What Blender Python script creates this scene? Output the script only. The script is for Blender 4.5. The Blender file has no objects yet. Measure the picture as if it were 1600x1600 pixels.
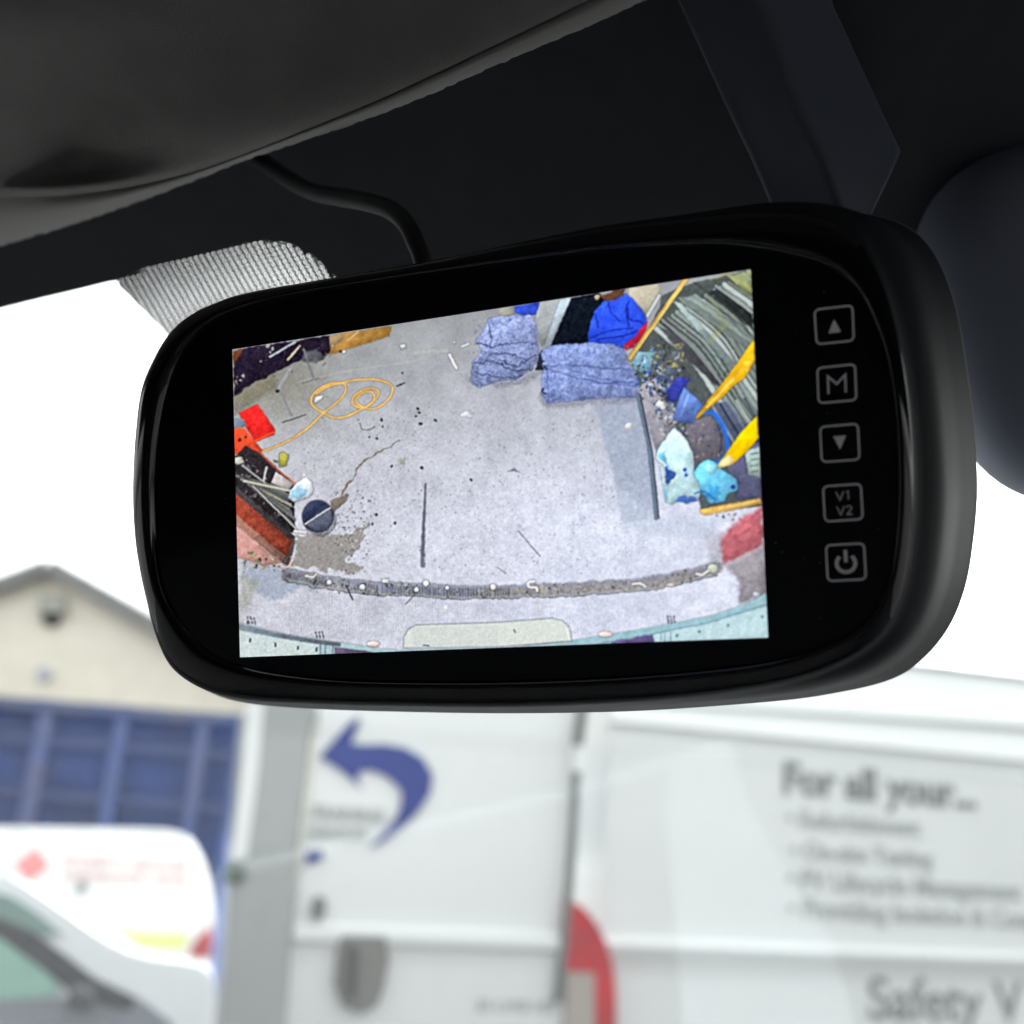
import bpy, bmesh, math, random
import numpy as np
from mathutils import Vector, Matrix
from mathutils.geometry import tessellate_polygon
SC = bpy.context.scene
COL = SC.collection
# ---------------------------------------------------------------- camera
CAM = Vector((0, 0, 2.1)); PITCH = math.radians(15); ROLL = math.radians(4.4); F = 1600.0
_r0, _u0 = Vector((1, 0, 0)), Vector((0, -math.sin(PITCH), math.cos(PITCH)))
CF = Vector((0, math.cos(PITCH), math.sin(PITCH)))
CR = _r0*math.cos(ROLL)+_u0*math.sin(ROLL)
CU = -_r0*math.sin(ROLL)+_u0*math.cos(ROLL)
cd = bpy.data.cameras.new('camera'); cam = bpy.data.objects.new('camera', cd); COL.objects.link(cam)
cam.matrix_world = Matrix((( CR.x, CU.x, -CF.x, CAM.x), (CR.y, CU.y, -CF.y, CAM.y), (CR.z, CU.z, -CF.z, CAM.z), (0, 0, 0, 1)))
cd.sensor_width = 36; cd.lens = 36; cd.clip_start = .01; cd.clip_end = 2000
cd.dof.use_dof = True; cd.dof.focus_distance = .300; cd.dof.aperture_fstop = 7.4
SC.camera = cam
# ---------------------------------------------------------------- sky, sun, exposure
SUN_EL, SUN_ROT = math.radians(50), math.radians(25)
w = bpy.data.worlds.new('World'); SC.world = w; w.use_nodes = True
nt = w.node_tree; bg = nt.nodes['Background']
sky = nt.nodes.new('ShaderNodeTexSky'); sky.sky_type = 'NISHITA'; sky.sun_disc = False
sky.sun_elevation = SUN_EL; sky.sun_rotation = SUN_ROT; sky.dust_density = 6; sky.air_density = 1.2
hs = nt.nodes.new('ShaderNodeHueSaturation'); hs.inputs['Saturation'].default_value = .12
nt.links.new(sky.outputs[0], hs.inputs['Color']); nt.links.new(hs.outputs[0], bg.inputs[0])
bg.inputs[1].default_value = .15
sd = bpy.data.lights.new('sun', 'SUN'); sun = bpy.data.objects.new('sun', sd); COL.objects.link(sun)
sd.energy = 0.5; sd.angle = math.radians(40); sd.color = (1, .97, .93)
# the sun's direction, matching the sky: rotation is measured from +Y towards +X
sv = Vector((math.sin(SUN_ROT)*math.cos(SUN_EL), math.cos(SUN_ROT)*math.cos(SUN_EL), math.sin(SUN_EL)))
sun.rotation_euler = sv.to_track_quat('Z', 'Y').to_euler()
EXPOSURE = 2.2
SC.view_settings.view_transform = 'Standard'; SC.view_settings.look = 'None'
SC.view_settings.gamma = 1; SC.view_settings.use_curve_mapping = False
SC.view_settings.exposure = EXPOSURE
SC.render.engine = 'CYCLES'; SC.cycles.max_bounces = 8; SC.cycles.transparent_max_bounces = 16
# ---------------------------------------------------------------- helpers
def ray(u, v): return CF+CR*((u-800)/F)-CU*((v-800)/F)
def P(u, v, d): return CAM+ray(u, v)*d                    # point seen at (u, v), d metres in front
def hit(u, v, p0, n):                                      # the line of sight meets a plane
    r = ray(u, v); return CAM+r*((p0-CAM).dot(n)/r.dot(n))
WALL_N = [Vector((0, 1, 0))]                                # which way the wall under construction faces
def wall(u, v, y): return hit(u, v, WALL_N[0]*y, WALL_N[0])
def lin(c):
    f = lambda x: x/12.92 if x <= .04045 else ((x+.055)/1.055)**2.4
    return tuple(f(x/255) for x in c)
def mat(name, col, rough=.5, metal=0, spec=.5, noise=0, nscale=40, bump=0, bscale=300, coat=0, emit=None, estr=0, col2=None, bdist=.001):
    m = bpy.data.materials.new(name); m.use_nodes = True; t = m.node_tree; b = t.nodes['Principled BSDF']
    b.inputs['Base Color'].default_value = (*col, 1); b.inputs['Roughness'].default_value = rough
    b.inputs['Metallic'].default_value = metal; b.inputs['Specular IOR Level'].default_value = spec; b.inputs['Coat Weight'].default_value = coat
    tc = t.nodes.new('ShaderNodeTexCoord')
    if noise or col2:
        n = t.nodes.new('ShaderNodeTexNoise'); n.inputs['Scale'].default_value = nscale; n.inputs['Detail'].default_value = 6
        t.links.new(tc.outputs['Object'], n.inputs['Vector'])
        r = t.nodes.new('ShaderNodeValToRGB'); c2 = col2 or tuple(c*(1-noise) for c in col)
        r.color_ramp.elements[0].position = .35; r.color_ramp.elements[1].position = .68
        r.color_ramp.elements[0].color = (*c2, 1); r.color_ramp.elements[1].color = (*col, 1)
        t.links.new(n.outputs[0], r.inputs[0]); t.links.new(r.outputs[0], b.inputs['Base Color'])
    if bump:
        n = t.nodes.new('ShaderNodeTexNoise'); n.inputs['Scale'].default_value = bscale; n.inputs['Detail'].default_value = 3
        t.links.new(tc.outputs['Object'], n.inputs['Vector'])
        k = t.nodes.new('ShaderNodeBump'); k.inputs['Strength'].default_value = bump; k.inputs['Distance'].default_value = bdist
        t.links.new(n.outputs[0], k.inputs['Height']); t.links.new(k.outputs[0], b.inputs['Normal'])
    if emit: b.inputs['Emission Color'].default_value = (*emit, 1); b.inputs['Emission Strength'].default_value = estr
    return m
def mesh(name, verts, faces, m=None, parent=None, smooth=False, label=None):
    me = bpy.data.meshes.new(name); me.from_pydata([tuple(v) for v in verts], [], faces); me.update()
    bm = bmesh.new(); bm.from_mesh(me); bmesh.ops.recalc_face_normals(bm, faces=bm.faces[:]); bm.to_mesh(me); bm.free()
    if smooth: me.polygons.foreach_set('use_smooth', [True]*len(me.polygons))
    o = bpy.data.objects.new(name, me); COL.objects.link(o)
    if m: me.materials.append(m)
    if parent: o.parent = parent; o.matrix_parent_inverse = parent.matrix_world.inverted()
    if label: o['label'] = label
    return o
def thing(name, loc, label, cat, group=None):
    o = bpy.data.objects.new(name, None); COL.objects.link(o); o.location = loc; o.empty_display_size = .05
    o.matrix_world = Matrix.Translation(loc)
    return tag(o, label, cat, group)
def tag(o, label, cat, group=None):
    o['label'] = label; o['category'] = cat
    if group: o['group'] = group
    return o
def structure(o): o['kind'] = 'structure'; return o
def spline(pts, n=8, closed=True):
    p = [Vector(q) for q in pts]; L = len(p); o = []
    for i in range(L if closed else L-1):
        if closed: a, b, c, d = p[i-1], p[i], p[(i+1) % L], p[(i+2) % L]
        else: a, b, c, d = p[max(i-1, 0)], p[i], p[i+1], p[min(i+2, L-1)]
        for k in range(n):
            t = k/n
            o.append(.5*(2*b+(c-a)*t+(2*a-5*b+4*c-d)*t*t+(3*b-a-3*c+d)*t**3))
    if not closed: o.append(p[-1])
    return o
def slab(name, pts3, depth, m, parent=None, smooth=False, bevel=0, label=None):   # a planar outline given real thickness
    n = len(pts3); tri = tessellate_polygon([[Vector(p) for p in pts3]])
    verts = list(pts3)+[p+depth for p in pts3]
    faces = [tuple(t) for t in tri]+[tuple(i+n for i in t)[::-1] for t in tri]+[(i, (i+1) % n, (i+1) % n+n, i+n) for i in range(n)]
    o = mesh(name, verts, faces, m, parent, smooth, label)
    if bevel:
        b = o.modifiers.new('bevel', 'BEVEL'); b.width = bevel; b.segments = 3; b.limit_method = 'ANGLE'; b.angle_limit = math.radians(40)
    return o
def grid(name, rows, m, parent=None, smooth=True, closed=False, label=None):
    nr, nc = len(rows), len(rows[0]); verts = [v for r in rows for v in r]; f = []
    for i in range(nr-1):
        for j in range(nc if closed else nc-1):
            k = (j+1) % nc; f.append((i*nc+j, i*nc+k, (i+1)*nc+k, (i+1)*nc+j))
    return mesh(name, verts, f, m, parent, smooth, label)
def tube(name, pts, r, m, parent=None, seg=16, r2=None, label=None):
    pts = [Vector(p) for p in pts]; rows = []; up = Vector((.3, .1, 1)).normalized()
    for i, p in enumerate(pts):
        t = (pts[min(i+1, len(pts)-1)]-pts[max(i-1, 0)]).normalized()
        a = t.cross(up).normalized(); b = t.cross(a)
        rr = r if r2 is None else r+(r2-r)*i/(len(pts)-1)
        rows.append([p+a*rr*math.cos(2*math.pi*k/seg)+b*rr*math.sin(2*math.pi*k/seg) for k in range(seg)])
    return grid(name, rows, m, parent, True, True, label)
def box(name, lo, hi, m, parent=None, bevel=0, axes=None, org=None, label=None):
    ax = axes or (Vector((1, 0, 0)), Vector((0, 1, 0)), Vector((0, 0, 1))); o = org or Vector((0, 0, 0))
    v = [o+ax[0]*x+ax[1]*y+ax[2]*z for x in (lo[0], hi[0]) for y in (lo[1], hi[1]) for z in (lo[2], hi[2])]
    q = mesh(name, v, [(0, 1, 3, 2), (4, 6, 7, 5), (0, 4, 5, 1), (2, 3, 7, 6), (0, 2, 6, 4), (1, 5, 7, 3)], m, parent, label=label)
    if bevel: b = q.modifiers.new('bevel', 'BEVEL'); b.width = bevel; b.segments = 3
    return q
# ---------------------------------------------------------------- the picture shown on the screen
X0, Y0, CW, CH = 355, 412, 855, 622
def value_noise(w, h, cell, seed):
    r = np.random.RandomState(seed)
    gw, gh = int(w/cell)+3, int(h/cell)+3
    g = r.rand(gh, gw)
    x = np.arange(w)/cell; y = np.arange(h)/cell
    xi = x.astype(int); yi = y.astype(int); fx = x-xi; fy = y-yi
    fx = fx*fx*(3-2*fx); fy = (fy*fy*(3-2*fy))[:, None]
    a = g[yi][:, xi]; b = g[yi][:, xi+1]; c = g[yi+1][:, xi]; d = g[yi+1][:, xi+1]
    return (a*(1-fx)+b*fx)*(1-fy)+(c*(1-fx)+d*fx)*fy
class Picture:
    def __init__(s):
        s.yy, s.xx = np.mgrid[0:CH, 0:CW].astype(float)
        s.xx += X0; s.yy += Y0
        s.img = np.zeros((CH, CW, 3))
        s.w1 = value_noise(CW, CH, 5, 1)-.5; s.w2 = value_noise(CW, CH, 5, 2)-.5
        s.w3 = value_noise(CW, CH, 15, 3)-.5; s.w4 = value_noise(CW, CH, 15, 4)-.5
        s.tex = value_noise(CW, CH, 2.2, 5)*.6+value_noise(CW, CH, 6, 6)*.4-.5
    def box(s, pts, pad):
        p = np.array(pts, float)
        x0 = max(0, int(p[:, 0].min()-X0-pad)); x1 = min(CW, int(p[:, 0].max()-X0+pad)+1)
        y0 = max(0, int(p[:, 1].min()-Y0-pad)); y1 = min(CH, int(p[:, 1].max()-Y0+pad)+1)
        return p, slice(y0, y1), slice(x0, x1)
    def coords(s, sy, sx, warp):
        X = s.xx[sy, sx]; Y = s.yy[sy, sx]
        return (X+warp*(s.w1[sy, sx]*2.2+s.w3[sy, sx]*2.5), Y+warp*(s.w2[sy, sx]*2.2+s.w4[sy, sx]*2.5))
    def mix(s, sy, sx, m, col, tex=0, sh=None):
        c = np.array(col, float)/255
        c = np.broadcast_to(c, m.shape+(3,)).copy()
        if sh is not None: c *= sh[..., None]
        if tex: c += (s.tex[sy, sx]*tex)[..., None]
        m = np.clip(m, 0, 1)[..., None]
        s.img[sy, sx] = s.img[sy, sx]*(1-m)+c*m
    def poly(s, pts, col, a=1, soft=.8, warp=.6, out=0, outcol=(35, 35, 42), tex=.12, shade=True):
        p, sy, sx = s.box(pts, 6+soft*2+warp*4+out)
        if sy.stop <= sy.start or sx.stop <= sx.start: return
        X, Y = s.coords(sy, sx, warp)
        d = np.full(X.shape, 1e9); ins = np.zeros(X.shape, bool)
        for (ax, ay), (bx, by) in zip(p, np.roll(p, -1, 0)):
            ex, ey = bx-ax, by-ay; L = ex*ex+ey*ey+1e-9
            t = np.clip(((X-ax)*ex+(Y-ay)*ey)/L, 0, 1)
            d = np.minimum(d, np.hypot(X-ax-t*ex, Y-ay-t*ey))
            if abs(ey) > 1e-9:
                ins ^= ((ay > Y) != (by > Y)) & (X < (Y-ay)*ex/ey+ax)
        sd = np.where(ins, d, -d)
        if out: s.mix(sy, sx, a*.45*np.clip(.5+(sd+out)/1.6, 0, 1), outcol)
        # rounded, unevenly lit look of real lumps seen by a small camera
        cx, cy = p.mean(0); rad = max(6, .5*max(np.ptp(p[:, 0]), np.ptp(p[:, 1])))
        gx = ((X-cx)*.5+(Y-cy)*.85)/rad
        sh = 1-.13*np.clip(gx, -1, 1)-.16*np.clip(1-sd/(.22*rad+2), 0, 1)*(gx > -.2)+.10*s.w3[sy, sx]+.10*s.w4[sy, sx] if shade else None
        s.mix(sy, sx, a*np.clip(.5+sd/(2*soft), 0, 1), col, tex, sh)
    def line(s, pts, w, col, a=1, soft=.7, warp=.25, out=0, outcol=(35, 35, 42), tex=.05, w2=None):
        w2 = w if w2 is None else w2
        p, sy, sx = s.box(pts, 6+max(w, w2)+out)
        if sy.stop <= sy.start or sx.stop <= sx.start: return
        X, Y = s.coords(sy, sx, warp)
        sd = np.full(X.shape, -1e9); n = len(p)-1
        for i in range(n):
            (ax, ay), (bx, by) = p[i], p[i+1]
            ex, ey = bx-ax, by-ay; L = ex*ex+ey*ey+1e-9
            t = np.clip(((X-ax)*ex+(Y-ay)*ey)/L, 0, 1)
            ww = (w+(w2-w)*(i+t)/n)/2
            sd = np.maximum(sd, ww-np.hypot(X-ax-t*ex, Y-ay-t*ey))
        if out: s.mix(sy, sx, a*.5*np.clip(.5+(sd+out)/1.6, 0, 1), outcol)
        s.mix(sy, sx, a*np.clip(.5+sd/(2*soft), 0, 1), col, tex)
    def dot(s, c, r, col, r2=None, a=1, out=0, outcol=(30, 30, 36), warp=.3, tex=.05):
        r2 = r2 or r
        n = 12 if r < 10 else 40
        k = [(c[0]+r*math.cos(t*2*math.pi/n), c[1]+r2*math.sin(t*2*math.pi/n)) for t in range(n)]
        s.poly(k, col, a, .7, warp, out, outcol, tex)
K = 4/1.1
def A(*c): return [(340+x/K, 400+y/K) for x, y in c]
def B(*c): return [(780+x/K, 400+y/K) for x, y in c]
def D(*c): return [(340+x/K, 720+y/K) for x, y in c]
def E(*c): return [(780+x/K, 720+y/K) for x, y in c]
def curve(pts, n=6):
    p = [np.array(q, float) for q in pts]; p = [2*p[0]-p[1]]+p+[2*p[-1]-p[-2]]; o = []
    for i in range(1, len(p)-2):
        for k in range(n):
            t = k/n
            o.append(.5*((2*p[i])+(-p[i-1]+p[i+1])*t+(2*p[i-1]-5*p[i]+4*p[i+1]-p[i+2])*t*t+(-p[i-1]+3*p[i]-3*p[i+1]+p[i+2])*t**3))
    o.append(p[-2]); return [tuple(q) for q in o]
def paint():
    s = Picture(); R = random.Random(7)
    X, Y = s.xx, s.yy
    # concrete floor
    cols = np.array([(146, 149, 148), (198, 199, 208), (166, 168, 174), (216, 220, 236)], float)/255
    tx = np.clip((X-400)/560, 0, 1)[..., None]; ty = np.clip((Y-480)/330, 0, 1)[..., None]
    s.img = (cols[0]*(1-tx)+cols[2]*tx)*(1-ty)+(cols[1]*(1-tx)+cols[3]*tx)*ty
    s.img += (value_noise(CW, CH, 60, 11)-.5)[..., None]*.05+(value_noise(CW, CH, 18, 12)-.5)[..., None]*.06
    g = np.exp(-(((X-430)/90)**2+((Y-600)/60)**2))[..., None]
    s.img = s.img*(1-.5*g)+np.array((122, 118, 98))/255*.5*g
    sp = s.tex
    s.img += (sp*np.clip(.08+.08*(Y-600)/300, .05, .14))[..., None]
    # grains and specks on the floor
    for k in range(1500):
        x, y = R.uniform(470, 1010), R.uniform(640, 900)
        s.dot((x, y), R.uniform(.4, 1.15), R.choice([(110, 110, 120), (230, 230, 238), (140, 138, 145)]), a=R.uniform(.3, .75))
    for k in range(150):
        x, y = R.uniform(480, 800), R.uniform(500, 700)
        s.dot((x, y), R.uniform(.5, 1.1), R.choice([(110, 112, 112), (200, 202, 200)]), a=R.uniform(.3, .6))
    s.line(A((470, 715), (700, 660), (1100, 600), (1300, 535)), 2, (185, 187, 185), .5)
    s.line(A((1120, 550), (1300, 535)), 4, (190, 192, 185), .5, 1.5)
    # wet patches
    s.poly(D((440, 420), (600, 405), (720, 425), (790, 385), (860, 375), (835, 460), (800, 515), (740, 560), (760, 590), (840, 600), (820, 640), (440, 600)), (143, 139, 134), .85, 1.5, 4, shade=False)
    s.poly(D((150, 560), (400, 620), (520, 680), (580, 740), (420, 735), (320, 800), (220, 750), (140, 660)), (160, 168, 184), .8, 3, 3, shade=False)
    s.poly(D((130, 640), (230, 690), (200, 800), (130, 860)), (150, 152, 140), .6, 4, 3, shade=False)
    for k in range(130):
        x, y = R.gauss(760, 60), R.gauss(430, 110)
        s.dot(D((x, y))[0], R.uniform(.6, 1.5), R.choice([(90, 85, 80), (110, 105, 100), (235, 235, 238)]), a=.8)
    for k in range(60):
        x, y = R.uniform(660, 900), R.uniform(170, 400)
        s.dot(D((x, y))[0], R.uniform(.5, 1.2), (95, 92, 92), a=.8)
    s.line(curve(A((1035, 1045), (960, 1090), (850, 1150), (800, 1210), (740, 1290), (700, 1350))), 1.4, (112, 102, 84), .9, warp=2, w2=3.2)
    s.poly(D((650, 235), (700, 200), (745, 190), (725, 240), (660, 295)), (128, 119, 106), .95, 1, 2, .8)
    s.line(A((1182, 1296), (1176, 1420), (1168, 1600), (1165, 1760)), 3, (98, 100, 112), .85, 1, .6, w2=7)
    s.line(A((1182, 1296), (1176, 1420), (1168, 1600), (1168, 1700)), 1.5, (70, 72, 84), .6, 1, .6)
    # lighter worn lane and dark line on the right
    s.poly(B((540, 850), (790, 790), (900, 1480), (700, 1520), (660, 1290), (600, 1050)), (164, 173, 192), .85, 3, 1.5, shade=False)
    s.poly(B((660, 1290), (900, 1480), (1250, 1500), (1230, 1620), (700, 1560)), (196, 204, 220), .7, 6, 3, shade=False)
    for k in range(9):
        s.dot(B((R.uniform(250, 700), R.uniform(900, 1500)))[0], 1.2, (120, 118, 128), a=.7)
    s.dot(B((735, 968))[0], 5.2, (236, 234, 226)); s.dot(B((775, 1430))[0], 2.2, (225, 238, 245))
    s.poly(B((45, 1225), (80, 1205), (125, 1235), (90, 1222)), (110, 110, 120), .8)
    # top left: dark corner with rods
    s.poly(A((90, 535), (300, 505), (450, 480), (640, 450), (652, 530), (600, 580), (520, 600), (470, 590), (340, 655), (200, 725), (110, 790), (92, 800)), (37, 29, 46), 1, 1.2, 1.2)
    s.poly(A((85, 540), (145, 530), (125, 570), (95, 610)), (124, 76, 44), .9)
    s.poly(A((470, 600), (500, 545), (560, 530), (610, 575), (560, 610)), (106, 110, 112), .8, 2)
    s.poly(A((640, 460), (700, 445), (990, 398), (975, 455), (640, 562)), (178, 138, 76), 1, .9, .5, .8, (120, 95, 50))
    s.poly(A((640, 462), (735, 445), (700, 490), (640, 520)), (158, 140, 112), .8, 2)
    s.line(A((740, 478), (800, 432)), 3, (205, 180, 130), .8)
    s.line(A((300, 572), (440, 487)), 3.6, (180, 190, 192), out=.8)
    s.line(A((400, 588), (466, 512)), 3.6, (196, 190, 158), out=.8)
    s.line(A((490, 530), (515, 610), (545, 690)), 3.6, (120, 124, 128), .9)
    s.line(A((420, 630), (370, 710), (335, 770)), 4.6, (158, 162, 168), .95)
    s.line(A((355, 765), (420, 905)), 4.4, (138, 139, 144), .95)
    s.dot(A((340, 768))[0], 3, (45, 45, 50))
    for c in ((290, 518), (312, 520), (300, 545), (250, 595), (110, 685), (150, 680), (130, 705), (105, 715)):
        s.dot(A(c)[0], 2.4, R.choice([(190, 180, 165), (150, 140, 130), (205, 205, 200)]), a=.85, warp=2)
    s.line(A((100, 870), (160, 768)), 3.5, (158, 150, 138), .9)
    s.poly(A((95, 790), (200, 725), (340, 655), (320, 760), (180, 850), (100, 900)), (112, 106, 84), .45, 4, 2)
    s.line(A((480, 722), (575, 694)), 1.6, (88, 92, 98), .8); s.line(A((370, 945), (500, 902)), 2, (74, 80, 88), .9)
    # red bin and its frame
    s.poly(A((120, 890), (225, 842), (328, 985), (322, 1012), (215, 1058), (165, 975)), (222, 50, 48), 1, .9, .5, .8, (110, 30, 20))
    s.line(A((215, 1050), (320, 1000)), 3, (235, 95, 50), .9)
    s.poly(A((92, 920), (150, 925), (162, 960), (120, 990), (92, 985)), (128, 138, 150), 1)
    s.poly(A((92, 985), (150, 975), (262, 1110), (200, 1150), (165, 1080), (125, 1145), (92, 1140)), (222, 84, 54), 1, .8, .8)
    s.dot(A((125, 1045))[0], 2.8, (60, 40, 40)); s.dot(A((160, 1030))[0], 2, (90, 40, 30))
    s.poly(A((95, 1140), (160, 1075), (255, 1130), (430, 1290), (440, 1570), (400, 1570), (95, 1320)), (46, 42, 46), 1, 1)
    s.line(A((230, 1110), (350, 1225), (440, 1290)), 2.4, (190, 90, 60), .9)
    # yellow cable
    cab = curve(A((255, 1112), (330, 1082), (430, 1035), (520, 970), (605, 890), (680, 830), (720, 780), (727, 745), (705, 722), (640, 725), (570, 760), (535, 800),
                  (540, 850), (600, 892), (660, 918), (720, 915), (790, 885), (850, 850), (900, 810), (915, 780), (900, 758), (860, 752), (800, 775), (765, 820),
                  (775, 850), (820, 862), (870, 840), (890, 800), (870, 772), (820, 780), (790, 812), (800, 842), (840, 862), (880, 868), (930, 850), (980, 800),
                  (995, 755), (970, 722), (900, 703), (800, 703), (700, 722), (620, 745), (560, 782)))
    s.line(cab, 2.6, (232, 178, 88), out=1.1, outcol=(96, 78, 56)); s.line(cab, 1.0, (246, 214, 140), .7)
    s.poly(A((545, 830), (560, 800), (600, 790), (590, 815), (560, 835)), (225, 225, 225), 1, .7, .5, 1)
    s.poly(A((355, 1125), (372, 1115), (402, 1130), (390, 1190), (350, 1195)), (186, 182, 84), 1, .7, .6, 1.5)
    s.dot(A((330, 1170))[0], 4, (90, 88, 50), a=.8, warp=2)
    for k in range(60):
        x = R.uniform(100, 420); y = 1150+(x-100)*.95+R.uniform(-60, 130)
        s.dot(A((x, y))[0], R.uniform(1, 3), R.choice([(30, 30, 34), (150, 146, 136), (96, 90, 84), (190, 186, 176)]), warp=3, a=.7)
    for k in range(50):
        s.dot(A((R.uniform(100, 640), R.uniform(500, 720)))[0], R.uniform(.8, 2), R.choice([(90, 84, 92), (60, 52, 70), (150, 140, 120)]), warp=3, a=.45)
    # poles leaning against the wall
    for k in range(19):
        y0 = 1246+k*3.4; x0 = 104+k*5+R.uniform(-6, 14); x1 = 405+k*2+R.uniform(-25, 8); y1 = 1325+k*12.5
        s.line(A((x0, y0), (x1, y1)), R.uniform(1.6, 3.6), R.choice([(176, 176, 160), (196, 194, 176), (140, 140, 130), (104, 106, 106), (205, 205, 200)]), .95, out=1)
    s.line(A((150, 1278), (415, 1335)), 4, (196, 194, 178), out=.8)
    s.line(A((140, 1190), (270, 1290)), 3, (170, 172, 172), out=.6); s.line(A((280, 1200), (262, 1275)), 3.6, (190, 192, 192))
    s.poly(A((330, 1225), (432, 1290), (405, 1330), (300, 1290)), (196, 190, 190), 1)
    s.poly(A((98, 1140), (140, 1140), (150, 1175), (120, 1190), (98, 1180)), (200, 200, 190), 1, warp=1.5)
    s.poly(A((415, 1330), (445, 1290), (500, 1262), (540, 1285), (550, 1330), (520, 1372), (470, 1385), (430, 1402), (405, 1370)), (226, 233, 238), 1, .8, .8, 1)
    s.poly(A((425, 1325), (470, 1310), (510, 1335), (470, 1375), (420, 1385)), (146, 196, 224), .8, 2, 2)
    s.dot(A((493, 1245))[0], 2.4, (225, 230, 230))
    # brick wall edge
    s.poly(D((100, 140), (440, 430), (430, 480), (100, 200)), (70, 66, 68), 1)
    s.poly(D((100, 185), (420, 455), (405, 560), (100, 320)), (146, 70, 54), 1, 1)
    s.poly(D((100, 300), (385, 545), (378, 590), (100, 370)), (158, 118, 106), 1, 1.2)
    s.poly(D((100, 372), (365, 580), (260, 600), (100, 545)), (196, 150, 144), 1, 1.2)
    s.poly(D((425, 440), (442, 455), (408, 600), (360, 575), (400, 520)), (92, 80, 78), 1, 1.2)
    for k in range(55):
        s.dot(D((R.uniform(100, 430), 555+R.uniform(-25, 75)))[0], R.uniform(1, 2.6), R.choice([(60, 62, 50), (225, 228, 215), (160, 165, 120), (195, 180, 150), (110, 115, 100)]), warp=2.5, a=.85)
    s.line(curve(D((360, 600), (400, 600), (430, 560))), 3, (225, 205, 190), out=.8)
    s.line(D((440, 400), (500, 405)), 5, (215, 215, 218), out=.9)
    # round dark cover
    s.dot(D((585, 335))[0], 26, (120, 120, 130), 26, a=.6, warp=1)
    s.dot(D((570, 315))[0], 24.5, (58, 64, 84), 25, out=1.2, outcol=(24, 26, 34))
    s.poly(D((500, 360), (640, 275), (658, 330), (625, 395), (560, 400)), (92, 98, 114), .9, 1.5)
    s.poly(D((490, 310), (560, 235), (620, 245), (560, 300), (500, 350)), (44, 52, 78), .9, 3)
    s.line(D((498, 358), (640, 268)), 2.6, (214, 214, 214), out=.7)
    # specks on the concrete
    for c in ((1050, 665), (1040, 732), (930, 935), (935, 970), (905, 1035), (1140, 865), (1147, 890), (1130, 910), (1240, 935), (865, 1028), (1155, 955), (1160, 1205), (905, 1465), (1010, 1515), (880, 1525), (1440, 1270), (990, 1195), (700, 540)):
        s.dot(A(c)[0], R.uniform(1.4, 2.6), (48, 48, 54), warp=1)
    s.line(curve(A((810, 950), (822, 985), (870, 985), (892, 968))), 1.2, (86, 86, 92)); s.line(A((1020, 740), (1060, 722)), 2, (60, 60, 66))
    for c, r in (((655, 510), 1.6), ((720, 545), 2.6), ((1345, 490), 2), ((1272, 430), 1.4)):
        s.dot(A(c)[0], r, (226, 226, 222), out=.7)
    s.poly(A((1035, 505), (1065, 500), (1072, 520), (1045, 528)), (228, 228, 226), 1, out=1); s.line(A((1390, 514), (1425, 500)), 4, (215, 215, 215), out=.8)
    s.line(A((1318, 562), (1356, 636)), 5, (228, 228, 230), out=1)
    s.poly(A((1380, 905), (1410, 885), (1455, 900), (1440, 920), (1400, 925)), (222, 222, 230), 1, .8, 1, 1, (120, 120, 130))
    s.poly(A((1390, 930), (1440, 935), (1420, 960)), (205, 205, 215), .7, 2, 2)
    s.poly(A((1020, 1165), (1080, 1135), (1060, 1185)), (150, 144, 130), .7, 2, 3)
    s.line(E((112, 402), (232, 542)), 1.6, (86, 88, 98), .9); s.line(E((-10, 605), (38, 640)), 1.3, (92, 94, 102), .8)
    # top: wall, door frame, folded blankets, blue sack
    s.poly(B((85, 290), (225, 262), (215, 335), (150, 340), (90, 325)), (58, 84, 196), 1, .8, .5, 1, (25, 30, 70))
    s.poly(B((0, 300), (80, 285), (90, 340), (0, 350)), (160, 160, 150), .9)
    s.poly(B((235, 262), (425, 235), (240, 520), (195, 400)), (172, 178, 180), 1)
    s.poly(B((345, 247), (410, 238), (285, 500), (235, 560)), (190, 205, 216), 1, .8, .3, .8, (70, 80, 90))
    s.poly(B((412, 238), (560, 212), (620, 250), (600, 500), (290, 515)), (16, 22, 32), 1)
    s.poly(B((740, 180), (905, 160), (925, 225), (840, 350), (735, 250)), (188, 182, 166), 1)
    s.line(B((910, 225), (838, 345)), 5, (205, 212, 214), out=.9)
    s.poly(B((545, 310), (590, 262), (655, 245), (720, 212), (775, 262), (832, 345), (838, 400), (795, 480), (710, 530), (498, 495), (512, 400)), (58, 92, 232), 1, .8, .9, 1.2, (15, 20, 70))
    s.poly(B((560, 230), (640, 200), (712, 186), (700, 228), (600, 262)), (104, 74, 62), 1, 1, 2); s.dot(B((548, 245))[0], 4, (190, 170, 150), warp=2)
    for l in (((620, 265), (640, 320), (690, 370)), ((740, 260), (720, 320), (760, 360), (820, 385)), ((515, 465), (600, 430), (760, 410)), ((560, 470), (700, 455), (790, 420)), ((730, 300), (735, 400)), ((545, 330), (560, 400))):
        s.line(curve(B(*l)), 2, (22, 30, 130), .8, 1, 1)
    s.poly(B((700, 510), (760, 470), (845, 365), (838, 420), (770, 520), (715, 540)), (196, 40, 58), .95, 1, 1)
    def speckle(region, n, cs, seed):
        q = random.Random(seed)
        for k in range(n):
            x = q.uniform(*region[:2]); y = q.uniform(*region[2:])
            s.dot((x, y), q.uniform(.6, 1.3), q.choice(cs), a=q.uniform(.3, .7))
    for q in (((-165, 700), (0, 735), (110, 720), (240, 650)), ((235, 800), (275, 850), (500, 832), (780, 815))):  # soft contact shadows painted under the blankets
        s.line(curve(B(*q)), 7, (112, 114, 126), .55, 4, 2)
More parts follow.
